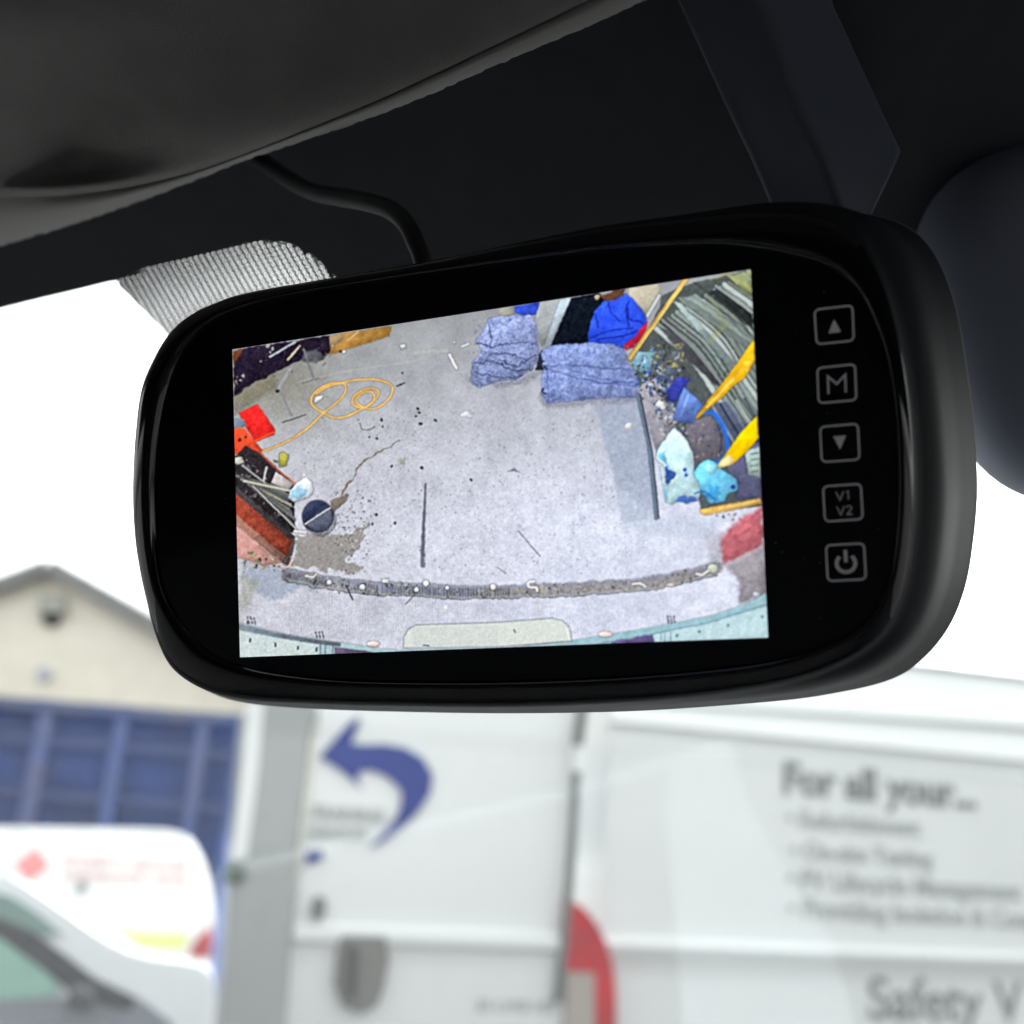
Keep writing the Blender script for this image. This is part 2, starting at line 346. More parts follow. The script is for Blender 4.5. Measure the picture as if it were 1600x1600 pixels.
    b1 = B((-60, 360), (0, 345), (180, 340), (212, 400), (225, 560), (195, 640), (100, 700), (0, 712), (-110, 750), (-165, 715), (-150, 600), (-95, 540), (-120, 480))
    s.poly(b1, (146, 158, 200), 1, .9, 1.3, .8, (60, 66, 100), .34)
    speckle((740, 838, 495, 600), 520, [(112, 126, 180), (190, 198, 225), (88, 98, 150)], 1)
    for l, w in ((((-120, 500), (-20, 520), (60, 492), (215, 500)), 1.6), (((-130, 610), (-40, 600), (80, 640), (180, 650)), 2.2), (((-60, 560), (60, 560), (160, 600)), 1.4), (((0, 590), (100, 620), (200, 570)), 2), (((-140, 660), (0, 690), (120, 680)), 1.4), (((-60, 380), (-40, 460), (-60, 520)), 1.4)):
        s.line(curve(B(*l)), w, (50, 58, 92), .85, .9, 2)
    s.poly(B((225, 560), (240, 530), (265, 560), (260, 650), (205, 650)), (40, 44, 56), 1)
    b2 = B((235, 545), (300, 507), (520, 490), (640, 500), (700, 530), (722, 570), (740, 635), (860, 690), (830, 740), (775, 800), (500, 815), (272, 838), (235, 780), (250, 640))
    s.poly(b2, (142, 158, 208), 1, .9, 1, 1.1, (55, 62, 100), .3)
    speckle((845, 990, 540, 628), 800, [(112, 128, 186), (190, 200, 230), (100, 112, 168)], 2)
    for l, w in ((((260, 625), (450, 620), (740, 645)), 1.7), (((280, 640), (480, 700), (780, 740)), 1.4), (((400, 640), (600, 700), (740, 720)), 1.2), (((540, 720), (800, 720)), 1.8), (((270, 640), (278, 740), (272, 835)), 1.6), (((240, 770), (262, 790)), 2)):
        s.line(curve(B(*l)), w, (72, 84, 140), .8, .8, 1.2)
    for c in ((245, 600), (240, 770), (255, 790), (262, 640)): s.dot(B(c)[0], 2.4, (40, 44, 60), warp=2)
    # right: racking, stacked lengths, sacks
    s.poly(B((760, 600), (905, 300), (925, 225), (1000, 190), (1100, 150), (1440, 75), (1510, 1420), (1150, 1460), (1100, 1240), (960, 1010), (800, 760)), (84, 92, 92), 1, 1, shade=False)
    tcol = [(150, 164, 162), (38, 44, 44), (118, 132, 130), (176, 188, 182), (30, 36, 38), (134, 146, 150), (96, 104, 84), (170, 180, 176), (44, 50, 50)]
    for k in range(22):
        t = k/21; x0 = 880+t*560; y0 = 400-t*330; x1 = 1240+t*430; y1 = 800-t*500
        mx, my = (x0+x1)/2+24, (y0+y1)/2-22
        c = R.choice([(168, 180, 178), (196, 206, 204), (150, 163, 160), (180, 192, 189), (134, 144, 138)]); v = R.uniform(3.2, 6.6)
        s.line(curve(B((x0, y0), (mx, my), (x1, y1), (x1+130, y1+190))), v*1.35, c, .95, 1.3, .35, out=1.4, outcol=(24, 28, 30), tex=.10)
        if k % 3 == 1: s.line(curve(B((x0+9, y0-8), (mx+9, my-8), (x1+9, y1-8))), 3, (32, 36, 38), .85, 1.2, .4)
    for k in range(30):
        s.dot(B((R.uniform(900, 1430), R.uniform(150, 700)))[0], R.uniform(1, 3), R.choice([(30, 34, 34), (196, 204, 198), (140, 146, 96)]), warp=4, a=.45)
    s.poly(B((1010, 240), (1120, 215), (1450, 470), (1450, 560)), (146, 160, 156), .75, 1.2, .8, .8); s.line(B((1100, 300), (1440, 500)), 1.4, (96, 108, 100), .7)
    s.poly(B((985, 255), (1040, 270), (1350, 620), (1320, 655)), (160, 176, 176), .95, 1, .6, .8)
    s.poly(B((1180, 210), (1260, 180), (1440, 330), (1445, 420)), (34, 38, 40), .9, 1)
    s.line(B((1230, 170), (1450, 330)), 3.5, (170, 178, 172), .95, out=.8)
    s.poly(B((1290, 110), (1430, 85), (1440, 230), (1400, 210)), (150, 160, 120), .9, 1.5, 1)
    for k in range(7): s.line(curve(B((1030+k*16, 238-k*3), (1230+k*14, 370-k*4), (1450, 545-k*14))), R.uniform(1, 2.4), R.choice([(104, 116, 112), (190, 200, 194), (70, 78, 74), (168, 178, 168)]), .7, 1, 1)
    s.line(B((1110, 150), (1440, 410)), 3, (60, 66, 64), .9); s.line(B((1200, 130), (1300, 110), (1430, 190)), 3, (188, 180, 110), .7, 1.5, 2)
    s.poly(B((900, 400), (1010, 440), (1250, 700), (1230, 740), (1040, 560)), (70, 70, 78), .9, 1.2)
    s.line(B((925, 360), (1100, 520), (1260, 720)), 4, (146, 150, 150), .9, out=.7); s.line(B((1200, 240), (1280, 400), (1180, 480)), 5, (150, 156, 100), .5, 3, 3)
    s.poly(B((1180, 840), (1290, 830), (1480, 1050), (1480, 1240), (1380, 1180)), (78, 86, 108), .9, 1.2)
    for k in range(5):
        s.line(B((1210+k*46, 850-k*10), (1400+k*30, 1170-k*40)), 3, ((160, 172, 172), (36, 40, 52), (120, 130, 150), (190, 200, 200), (50, 60, 80))[k], .9)
    s.poly(B((1280, 1160), (1480, 1060), (1500, 1390), (1330, 1380), (1350, 1290)), (96, 98, 128), .95, 1.2)
    s.poly(B((1400, 1110), (1480, 1090), (1485, 1260), (1420, 1240)), (176, 196, 190), .95, 1, 1)
    for k in range(4): s.line(B((1430, 1125+k*34), (1470, 1120+k*34)), 1.4, (50, 70, 66), .9)
    s.line(B((1380, 1060), (1410, 1240)), 1.5, (40, 60, 50), .8)
    # clutter between
    s.poly(B((790, 760), (850, 690), (930, 740), (990, 850), (1000, 960), (940, 1060), (900, 1110), (850, 980)), (164, 162, 172), .9, 2, 2)
    s.poly(B((745, 620), (790, 540), (890, 540), (860, 640), (800, 660)), (136, 178, 190), 1, .9, .8, 1)
    s.poly(B((850, 640), (1000, 560), (1090, 680), (960, 840), (870, 750)), (88, 92, 100), 1, 1.5)
    for k in range(150):
        t = R.random(); x = 790+t*210+R.uniform(-50, 90); y = 640+t*400+R.uniform(-80, 50)
        s.dot(B((x, y))[0], R.uniform(1.0, 3.2), R.choice([(225, 228, 232), (40, 44, 52), (176, 176, 184), (150, 140, 130), (120, 150, 200), (90, 92, 100), (205, 200, 196), (60, 84, 150)]), warp=2.5, a=.85)
    for k in range(40):
        x = R.uniform(850, 1050); y = R.uniform(500, 660)
        s.dot(B((x, y))[0], R.uniform(1.4, 3.4), R.choice([(200, 214, 216), (46, 50, 56), (150, 156, 120), (110, 130, 170), (190, 180, 110)]), warp=2.5, a=.85)
    for k in range(230):
        t = R.random(); x = 800+t*330+R.uniform(-60, 80); y = 560+t*430+R.uniform(-80, 110)
        q = B((x, y))[0]; an = R.uniform(0, 3.14); L = R.uniform(1.5, 5)
        s.line([q, (q[0]+L*math.cos(an), q[1]+L*math.sin(an))], R.uniform(1, 3), R.choice([(232, 238, 244), (30, 36, 48), (64, 96, 190), (150, 176, 214), (196, 196, 200), (110, 112, 126), (176, 160, 140), (90, 140, 210), (24, 28, 36)]), .85, .7, 1)
    s.poly(B((970, 740), (1010, 690), (1085, 695), (1060, 745), (1005, 830), (950, 810)), (62, 70, 164), 1, 1, 1, .8)
    s.dot(B((920, 850))[0], 8, (226, 230, 236), warp=2, out=.8); s.dot(B((1150, 985))[0], 5, (226, 214, 190), out=.8); s.dot(B((1105, 1040))[0], 4.4, (230, 225, 210), out=.8)
    s.poly(B((1060, 950), (1200, 910), (1290, 1050), (1240, 1170), (1110, 1180), (1080, 1060)), (112, 108, 118), .95, 1.5)
    for k in range(40):
        s.dot(B((R.uniform(1070, 1270), R.uniform(930, 1160)))[0], R.uniform(.8, 2.2), R.choice([(160, 150, 150), (70, 70, 90), (200, 190, 180), (90, 110, 170)]), warp=2, a=.8)
    s.poly(B((985, 920), (1050, 745), (1165, 850), (1105, 955), (1010, 940)), (108, 136, 200), 1, 1, .6, .8, (40, 50, 90))
    s.line(B((1075, 790), (1035, 905)), 2.5, (170, 200, 240), .9); s.poly(B((1000, 860), (1110, 860), (1100, 950), (990, 935)), (88, 104, 160), .6, 2)
    s.line(curve(B((1150, 900), (1200, 885), (1255, 935), (1292, 1020), (1295, 1110), (1240, 1170))), 5.5, (40, 116, 226), .95, 1.2, .8)
    s.line(curve(B((1240, 960), (1262, 1040), (1255, 1120))), 1.6, (20, 40, 90), .8)
    s.poly(B((890, 1150), (905, 1090), (960, 1015), (1000, 970), (1040, 1020), (1075, 1050), (1105, 1140), (1112, 1230), (1150, 1330), (1140, 1375), (1050, 1362), (985, 1410), (950, 1400), (940, 1310), (965, 1250), (930, 1180)), (204, 236, 242), 1, .9, 1, 1.2, (30, 50, 80), .16)
    for p, c in ((((950, 1180), (1000, 1250), (960, 1300), (940, 1250)), (46, 84, 160)), (((990, 1400), (1040, 1370), (1110, 1372), (1140, 1390), (1040, 1400)), (70, 110, 190)), (((900, 1130), (950, 1100), (960, 1180)), (120, 190, 225)), (((980, 1270), (1010, 1240), (1000, 1300)), (230, 250, 250)), (((930, 1310), (960, 1330), (960, 1390)), (130, 200, 225))):
        s.poly(B(*p), c, .9, 1.2, 2)
    s.dot(B((1055, 1215))[0], 3, (40, 80, 170)); s.dot(B((1062, 1245))[0], 3.2, (50, 90, 170))
    s.poly(B((1108, 1232), (1140, 1180), (1190, 1155), (1240, 1175), (1262, 1215), (1345, 1262), (1352, 1330), (1300, 1350), (1280, 1395), (1200, 1410), (1150, 1330)), (126, 206, 240), 1, .9, .9, 1.2, (30, 60, 100), .16)
    s.poly(B((1150, 1350), (1210, 1300), (1260, 1330), (1240, 1390)), (60, 150, 215), .6, 3, 3); s.line(curve(B((1110, 1350), (1170, 1340), (1230, 1390))), 2.4, (40, 110, 190), .9)
    s.poly(B((1180, 1180), (1230, 1190), (1220, 1240), (1170, 1230)), (190, 236, 246), .7, 2, 1); s.dot(B((1328, 1312))[0], 3.6, (36, 60, 160))
    # yellow bars
    s.poly(B((1050, 128), (1080, 124), (745, 600), (728, 578)), (232, 196, 108), 1, .8, .2, 1.1, (60, 44, 24))
    s.line(B((1070, 130), (900, 370), (742, 585)), 1.6, (250, 226, 160), .8)
    s.poly(B((1445, 475), (1450, 600), (1400, 690), (1330, 740), (1280, 790), (1120, 930), (1115, 915), (1330, 640)), (240, 188, 48), 1, .9, .5, 1.2, (50, 36, 14))
    s.line(B((1330, 700), (1180, 860)), 3, (250, 226, 130), .8); s.poly(B((1390, 600), (1440, 600), (1400, 680)), (250, 210, 80), .8)
    s.poly(B((1462, 905), (1472, 1035), (1410, 1110), (1330, 1182), (1240, 1205), (1240, 1185), (1370, 1010)), (252, 204, 16), 1, .9, .4, 1.2, (50, 40, 14))
    s.poly(B((1240, 1205), (1240, 1180), (1300, 1130), (1340, 1160), (1310, 1190)), (250, 236, 190), .9, 1.2, 1)
    s.poly(B((1140, 1440), (1480, 1375), (1492, 1408), (1180, 1472), (1145, 1462)), (238, 196, 112), 1, .9, .3, 1.2, (60, 40, 20)); s.line(B((1250, 1435), (1480, 1388)), 1.6, (255, 232, 170), .8)
    for k in range(16):
        s.dot(B((R.uniform(1180, 1420), R.uniform(1450, 1500)))[0], R.uniform(1.2, 2.6), R.choice([(225, 228, 232), (50, 54, 60), (150, 150, 156)]), warp=2)
    # dividing line on the floor
    s.line(B((785, 785), (850, 1080), (893, 1490)), 6.5, (106, 120, 138), 1, .8, .3); s.line(B((800, 785), (868, 1100), (908, 1490)), 2, (34, 40, 52), 1, .7, .3)
    s.line(B((912, 1200), (945, 1400)), 2, (120, 180, 200), .7)
    # right pillar, red above grey brown
    s.poly(E((1250, 430), (1300, 385), (1495, 250), (1505, 480), (1280, 590)), (186, 104, 112), .95, 4, 2, tex=.14)
    s.poly(E((1180, 400), (1265, 410), (1280, 600), (1200, 590)), (168, 168, 178), .6, 6, 3)
    s.poly(E((1290, 600), (1510, 478), (1520, 760), (1370, 815), (1365, 690)), (148, 142, 148), .9, 4, 2, tex=.14); s.line(E((1290, 590), (1508, 478)), 2.5, (190, 180, 182), .8, 2)
    s.dot(E((1455, 765))[0], 4, (220, 225, 235), warp=2)
    # drain channel
    ch = curve(D((395, 645), (560, 680), (700, 702), (900, 722), (1100, 732), (1350, 742), (1600, 740)))+curve(E((120, 738), (350, 732), (600, 715), (800, 700), (1000, 668), (1240, 610)))
    s.line(ch, 19, (128, 131, 146), .8, 2.5, 1.2, tex=.25)
    s.line(ch[len(ch)//2:], 15, (150, 142, 134), .55, 3, 2, tex=.3); s.line(ch[:9], 14, (98, 96, 98), .5, 3, 2, tex=.3)
    up = [(x, y-10) for x, y in ch]; dn = [(x, y+11) for x, y in ch]
    s.line([(x, y-6) for x, y in ch], 6, (146, 150, 166), .6, 2)
    for k in range(0, 96):
        x, y = 405+k*4.2+R.uniform(-.6, .6)+150, 0
        j = min(range(len(ch)), key=lambda i: abs(ch[i][0]-x)); y = ch[j][1]
        if x < 800: s.line([(x, y-4), (x+.3, y+8)], R.uniform(1.3, 2.4), R.choice([(44, 50, 64), (60, 66, 84), (160, 170, 190), (36, 40, 50)]), .5)
    for k in range(240):
        i = R.randrange(len(ch)); x, y = ch[i]
        if x > 640 and x < 860 and R.random() < .6: continue
        s.dot((x+R.uniform(-6, 6), y+R.uniform(-8, 9)), R.uniform(.8, 2.2), R.choice([(60, 60, 66), (210, 210, 206), (140, 134, 120), (90, 84, 74), (176, 178, 150)]), warp=2, a=.85)
    s.line(dn, 1.5, (60, 62, 64), .75, .8, 1.2); s.line([(x, y+8) for x, y in ch], 1.6, (176, 172, 150), .6, .8, 1); s.line(up[:30], 1.2, (84, 86, 96), .5, .8, 1)
    for c, r in (((635, 690), 3.8), ((822, 718), 4.6), ((1130, 733), 4), ((1185, 697), 4.6), ((1305, 722), 3), ((1565, 717), 4.8)):
        s.dot(D(c)[0], r, (246, 246, 244), out=1.4)
    s.poly(D((930, 672), (972, 672), (972, 696), (935, 694)), (240, 240, 238), 1, out=1.2)
    s.line(curve(D((500, 655), (540, 660), (560, 645))), 3, (226, 226, 220), out=.8)
    s.line(curve(E((200, 685), (165, 690), (170, 715), (210, 722), (215, 740))), 4, (240, 240, 238), out=1)
    s.line(E((760, 700), (800, 695), (830, 715)), 4, (228, 228, 224), out=1); s.poly(E((945, 705), (975, 690), (1005, 705), (975, 715)), (242, 232, 226), 1, out=.8)
    s.dot(E((1215, 615))[0], 8, (196, 200, 186), out=1.4, warp=1.5); s.line(E((1120, 640), (1150, 650), (1190, 625)), 4, (230, 232, 232), out=1)
    for c in ((100, 745), (240, 750), (330, 740)): s.dot(E(c)[0], 2.6, (190, 196, 140), warp=2, a=.8)
    s.line(D((730, 708), (768, 792)), 2, (62, 60, 60)); s.line(D((1135, 745), (1068, 815)), 1.4, (80, 78, 78)); s.dot(D((768, 800))[0], 2.4, (245, 245, 245)); s.dot(D((1300, 838))[0], 4, (240, 240, 232), warp=1)
    # tarmac strip in front of the bumper: fine vertical streaks
    m = (Y > 925+0*X) & (Y < 1000) & (X > 450) & (X < 1130)
    s.img += (m*(np.sin(X*1.55+2*s.w3*3)*.028)+m*-.02)[..., None]
    # number plate lamp cover, bumper and lower trim
    bt = D((100, 912), (330, 972), (560, 1012), (720, 1034), (900, 1062), (1060, 1078), (1600, 1075))+E((150, 1052), (410, 1020), (640, 985), (870, 945), (1200, 880), (1400, 815), (1530, 745))
    s.poly(bt+[(1215, 1040), (355, 1040)], (172, 196, 202), 1, 1, .3, .8, (70, 76, 84), shade=False)
    s.poly(D((100, 918), (330, 976), (560, 1016), (700, 1034), (700, 1056), (560, 1040), (330, 1002), (100, 955)), (122, 130, 142), 1, 1.2, .2)
    s.poly(D((100, 962), (330, 1008), (570, 1045), (570, 1120), (100, 1130)), (202, 213, 213), 1, 1, .2, shade=False)
    for c in ((185, 1018), (330, 1045), (455, 1062), (562, 1072)): s.poly([(x+dx, y+dy) for x, y in D(c) for dx, dy in ((-1.5, -3), (1.5, -3), (1.5, 3), (-1.5, 3))], (70, 84, 88), 1)
    for x in (585, 612, 655): s.line(D((x, 1045), (x-2, 1110)), 1.6, (90, 96, 110), .8)
    s.poly(D((662, 1058), (880, 1086), (860, 1110), (662, 1110)), (102, 92, 116), 1, 1)
    s.line(E((420, 1030), (640, 998), (870, 960), (1200, 898), (1400, 835), (1525, 772)), 6, (150, 190, 202), .9, 2.5)
    s.line(E((560, 1042), (700, 1015), (880, 982), (1200, 918), (1525, 815)), 3, (90, 130, 150), .6, 1.5)
    s.poly(E((640, 1028), (870, 986), (885, 1040), (620, 1050)), (112, 98, 148), 1, 1)
    s.poly(E((885, 985), (1200, 922), (1540, 825), (1540, 1040), (885, 1050)), (192, 216, 222), 1, 1, shade=False)
    for x in (920, 940, 975): s.line(E((x, 985-(x-900)*.2), (x, 1035)), 1.5, (110, 140, 160), .8)
    for c in ((1135, 970), (1300, 935), (1010, 992), (1495, 885)): s.dot(E(c)[0], 2.6, (90, 130, 140), a=.8)
    s.poly(D((1058, 1062), (1060, 1000), (1085, 960), (1125, 935), (1600, 920))+E((300, 897), (360, 910), (398, 950), (410, 1022), (0, 1054)), (214, 219, 214), 1, .9, .1, 1.5, (40, 42, 48), .04, shade=False)
    for k in range(18):
        y = 940+k*7; s.line(D((1110, y+8), (1590, y)), .8, (188, 192, 194), .5)
    s.line(E((380, 950), (398, 1010)), 2, (240, 244, 240), .9); s.line(E((85, 960), (92, 975)), 1.6, (60, 60, 60))
    s.line(D((1170, 1048), (1200, 1050)), 1.6, (50, 60, 80)); s.line(D((1080, 1072), (1600, 1062)), 2, (160, 186, 200), .8)
    for c, z in ((D((885, 1040))[0], 10), (E((605, 985))[0], 11)):
        s.dot((c[0], c[1]), z, (246, 226, 220), 4.4, out=1.3, outcol=(90, 70, 80))
    for bx, by in D((190, 905), (580, 990))+E((975, 900)):
        for k in range(3): s.line([(bx-6+k*5, by-5), (bx-4+k*5, by+5)], 2, (52, 52, 60), .9, warp=1)
        s.line([(bx-6, by-1), (bx+5, by)], 2, (200, 205, 210), .8, warp=1)
    # sharpened, slightly noisy camera feed
    im = s.img
    jx = (s.w1*.4+(np.random.RandomState(8).rand(CH, CW)-.5)*.9).round().astype(int); jy = (s.w2*.4+(np.random.RandomState(9).rand(CH, CW)-.5)*.9).round().astype(int)
    iy, ix = np.mgrid[0:CH, 0:CW]
    im = im[np.clip(iy+jy, 0, CH-1), np.clip(ix+jx, 0, CW-1)]
    relief = value_noise(CW, CH, 9, 41); relief = (np.roll(relief, -2, 1)-np.roll(relief, 2, 1)+np.roll(relief, -2, 0)-np.roll(relief, 2, 0))
    sat = np.clip((im.max(2)-im.min(2)-.06)*5, 0, 1)
    im = im*(1+.14*(relief*sat))[..., None]
    def blur(q, n):
        for i in range(n):
            for ax in (0, 1): q = (np.roll(q, 1, ax)+np.roll(q, -1, ax)+2*q)/4
        return q
    im = blur(im, 2); im = im+1.0*(im-blur(im, 2))+.55*(im-blur(im, 9))
    lum = im.mean(2, keepdims=True); im = lum+(im-lum)*1.12
    n1 = value_noise(CW, CH, 1.7, 31)-.5; n2 = value_noise(CW, CH, 3.1, 32)-.5
    gain = np.clip((Y-470)/300, .35, 1)
    im += ((n1*.07+n2*.045)*gain)[..., None]
    im += (np.random.RandomState(5).rand(CH, CW, 3)-.5)*.035
    return np.clip((im-.5)*1.04+.515, 0.01, 1)
# ================================================================ the van cabin round the camera
VW = Vector((math.cos(math.radians(14)), -math.sin(math.radians(14)), 0))      # the cabin's right
VG = Vector((math.sin(math.radians(14)), math.cos(math.radians(14)), 0))       # the cabin's front
UP = Vector((0, 0, 1))
def cab(a, g, z): return CAM+VW*a+VG*g+UP*z
M_trim = mat('dark_trim', (.05, .052, .056), .75, spec=.3, bump=.25, bscale=900, bdist=.0005)
M_fabric = mat('headliner_fabric', (.085, .075, .068), .95, spec=.1, noise=.15, nscale=600, bump=.6, bscale=1500, bdist=.0006)
M_visor = mat('visor_vinyl', (.215, .204, .196), .8, spec=.08, noise=.12, nscale=60, bump=.8, bscale=1300, bdist=.0005)
M_edge = mat('visor_edge', (.31, .295, .28), .7, spec=.3, bump=.3, bscale=1300, bdist=.0005)
M_black = mat('black_plastic', (.12, .14, .175), .55, spec=.35, bump=.2, bscale=1200, bdist=.0003)
M_frit = mat('black_ceramic', (.068, .075, .084), .6, spec=.3, noise=.1, nscale=80, bump=.15, bscale=1100, bdist=.0003)
M_dash = mat('dash_grey', (.14, .14, .145), .8, noise=.15)
M_dark = mat('cabin_dark', (.045, .045, .048), .8, spec=.2, noise=.2)
cabin = thing('van_cabin', cab(0, 0, -1.1), 'dark van cab interior with grey visor and black trim over the windscreen', 'van cabin')
def ceil(u, v, h):                                         # a point of the roof lining h above the eye
    h *= .97
    r = ray(u, v); return CAM+r*(h/max(r.z, .05))
def lerp_curve(pts, x):
    for (a, b), (c, d) in zip(pts, pts[1:]):
        if x <= c: t = (x-a)/(c-a); return b+(d-b)*t
    return pts[-1][1]
ridge = [(-700, 345), (-300, 322), (0, 304), (100, 303), (200, 291), (300, 268), (400, 232), (500, 191), (600, 150), (700, 103), (800, 55), (930, -8), (1100, -95), (1500, -330), (2000, -640)]
lower = [(-700, 640), (-300, 500), (0, 384), (100, 356), (200, 322), (300, 284), (400, 244), (500, 212), (600, 177), (700, 136), (800, 91), (900, 50), (1010, 0), (1100, -45), (1500, -270), (2000, -560)]
us = [-700+27*i for i in range(101)]
rg = random.Random(3)
def sm(pts, x): return (lerp_curve(pts, x-40)+2*lerp_curve(pts, x)+lerp_curve(pts, x+40))/4
def hollow(u, v):                                          # the moulded recess at the visor's left
    c = math.exp(-(((u-95+(v-160)*-.25)/110)**2+((v-190)/150)**2))
    q = math.exp(-(((u-40)/170)**2+((v+10)/50)**2))
    return .010*c-.008*q
rows = []
for k, (dv, h) in enumerate([(6, .207), (2, .2035), (-4, .2010), (-12, .1998), (-26, .1995), (-60, .200), (-100, .2015), (-140, .203), (-190, .204), (-240, .205), (-300, .206), (-370, .208), (-460, .210), (-600, .213), (-800, .216), (-1100, .22), (-1500, .225)]):
    rows.append([ceil(u, sm(ridge, u)+dv, h+(hollow(u, sm(ridge, u)+dv) if k > 3 else 0)) for u in us])
grid('sun_visor', rows, M_visor, cabin)
us2 = [-700+6*i for i in range(450)]
rows = [[ceil(u, sm(ridge, u)+3, .2055) for u in us2]]
for t, h in ((.25, .2035), (.5, .2035), (.75, .205), (.93, .208)):
    rows.append([ceil(u, sm(ridge, u)+(sm(lower, u)-sm(ridge, u))*t, h) for u in us2])
rows.append([ceil(u, sm(lower, u)+rg.uniform(-1.3, 1.3), .2115) for u in us2])
rows.append([ceil(u, sm(lower, u)-14, .222) for u in us2])
grid('headliner', rows, M_edge, cabin)
# roof, sides, back and dash close the cab; the side windows are open to the daylight
cut = [cab(-1.15, -.95, .235), cab(1.0, -.95, .235), cab(1.0, .9, .235), cab(-1.15, .9, .235)]
roof_h = .33
mesh('roof_panel', [cab(-1.3, -1, roof_h), cab(1.1, -1, roof_h), cab(1.1, .30, roof_h), cab(-1.3, .30, roof_h)], [(0, 1, 2, 3)], M_dark, cabin)
def cbox(name, a, b, m): return box(name, a, b, m, cabin, axes=(VW, VG, UP), org=CAM)
cbox('rear_wall', (-1.3, -1.05, -1.3), (1.1, -1.0, .34), M_dark)
for s, x in ((-1, -1.3), (1, .78)):
    cbox('door', (x-.04*(s < 0), -1.0, -1.3), (x+.04, .85, -.36 if s > 0 else -.25), M_dash)
    cbox('door_pillar', (x-.04*(s < 0), -1.0, -.36 if s > 0 else -.25), (x+.04, -.05 if s < 0 else -.35, .34), M_dark)
    cbox('window_header', (x-.04*(s < 0), -.05 if s < 0 else -.35, .19), (x+.04, .30, .34), M_dark)
cbox('dashboard', (-1.3, .7, -1.1), (1.1, 1.3, -.44), M_dash)
cbox('floor_panel', (-1.3, -1.0, -1.35), (1.1, 1.3, -1.3), M_dark)
# windscreen plane: slopes forward and down, with the black ceramic band along its top
WD = (VG*math.cos(math.radians(38))-UP*math.sin(math.radians(38)))
W0 = P(178, 440, .46); WN = VW.cross(WD).normalized()
if WN.dot(CAM-W0) < 0: WN = -WN
def scr(u, v, off=0): return hit(u, v, W0+WN*off, WN)
def flat(name, pts, off, m, parent, th=.0012, warp=0):
    q = [scr(u, v, off) for u, v in pts]; return slab(name, q, -WN*th, m, parent)
band = [(-800, 640), (0, 483), (60, 468), (120, 454), (170, 441), (178, 440), (183, 443), (262, 522), (300, 560), (470, 560), (640, 560), (900, 560), (1200, 560), (1480, 560), (2000, 700), (2000, -250), (1300, -300), (600, -150), (-800, 200)]
dots_edge = spline([(184, 440), (230, 420), (300, 401), (360, 386), (410, 378), (450, 382), (482, 398), (502, 414), (524, 436)], 4, False)
solid = [(-800, 640), (0, 483), (60, 468), (120, 454), (168, 442), (178, 440)]+[(p.x, p.y) for p in [Vector((a, b, 0)) for a, b in [(q[0], q[1]) for q in dots_edge]]]
solid += [(560, 520), (640, 560), (900, 560), (1200, 540), (1480, 520), (1700, 490), (2300, 480), (3400, 500), (3400, -250), (1300, -300), (600, -150), (-800, 200)]
flat('blackout_band', solid, .004, M_frit, cabin)
# dotted fade: the ceramic sheet is pierced by rows of small clear holes
def dot_material():
    m = bpy.data.materials.new('dotted_ceramic'); m.use_nodes = True; t = m.node_tree; b = t.nodes['Principled BSDF']
    b.inputs['Base Color'].default_value = (.03, .03, .03, 1); b.inputs['Roughness'].default_value = .6
    N = t.nodes.new; L = t.links.new
    tc = N('ShaderNodeTexCoord'); sp = N('ShaderNodeSeparateXYZ'); L(tc.outputs['UV'], sp.inputs[0])
    def math_(op, a, b=None, c=None):
        n = N('ShaderNodeMath'); n.operation = op
        for i, x in enumerate((a, b, c)):
            if x is None: continue
            if isinstance(x, (int, float)): n.inputs[i].default_value = x
            else: L(x, n.inputs[i])
        return n.outputs[0]
    y = sp.outputs['Y']; x = sp.outputs['X']
    row = math_('FLOOR', y); odd = math_('MODULO', math_('ABSOLUTE', row), 2)
    xs = math_('ADD', x, math_('MULTIPLY', odd, .5))
    fx = math_('SUBTRACT', math_('FRACT', xs), .5); fy = math_('SUBTRACT', math_('FRACT', y), .5)
    d = math_('SQRT', math_('ADD', math_('MULTIPLY', fx, fx), math_('MULTIPLY', math_('MULTIPLY', fy, fy), .8)))
    at = N('ShaderNodeAttribute'); at.attribute_name = 'hole'
    hole = math_('LESS_THAN', d, at.outputs['Fac'])
    tr = N('ShaderNodeBsdfTransparent'); mx = N('ShaderNodeMixShader')
    L(hole, mx.inputs[0]); L(b.outputs[0], mx.inputs[1]); L(tr.outputs[0], mx.inputs[2]); L(mx.outputs[0], t.nodes['Material Output'].inputs[0])
    return m
def dotted():
    nu, nv = 60, 30; verts = []; uv = []; hole = []
    top = lambda u: lerp_curve([(q[0], q[1]) for q in dots_edge], u)
    for j in range(nv+1):
        for i in range(nu+1):
            u = 184+(620-184)*i/nu; t = j/nv
            y0 = top(min(u, 524)) if u < 524 else 436+(u-524)*1.2
            y1 = max(y0, min(440+(u-178)*1.0, 600))
            v = y0+(y1-y0)*t
            verts.append(scr(u, v, .004))
            rr = (u*.985-(-v)*0-0, )
            # rows rise to the right with the glass edge
            s_ = (u+.10*v)/9.0; q_ = (v+.235*u)/7.6
            uv.append((s_, q_)); k = (v-y0)/75
            hole.append(.11+.08*min(1, max(0, (v-y0)/80+(u-200)/700)))
    f = [(j*(nu+1)+i, j*(nu+1)+i+1, (j+1)*(nu+1)+i+1, (j+1)*(nu+1)+i) for j in range(nv) for i in range(nu)]
    o = mesh('dotted_band', verts, f, dot_material(), cabin)
    ul = o.data.uv_layers.new(name='UVMap')
    for lp in o.data.loops: ul.data[lp.index].uv = uv[lp.vertex_index]
    at = o.data.attributes.new('hole', 'FLOAT', 'POINT'); at.data.foreach_set('value', hole)
dotted()
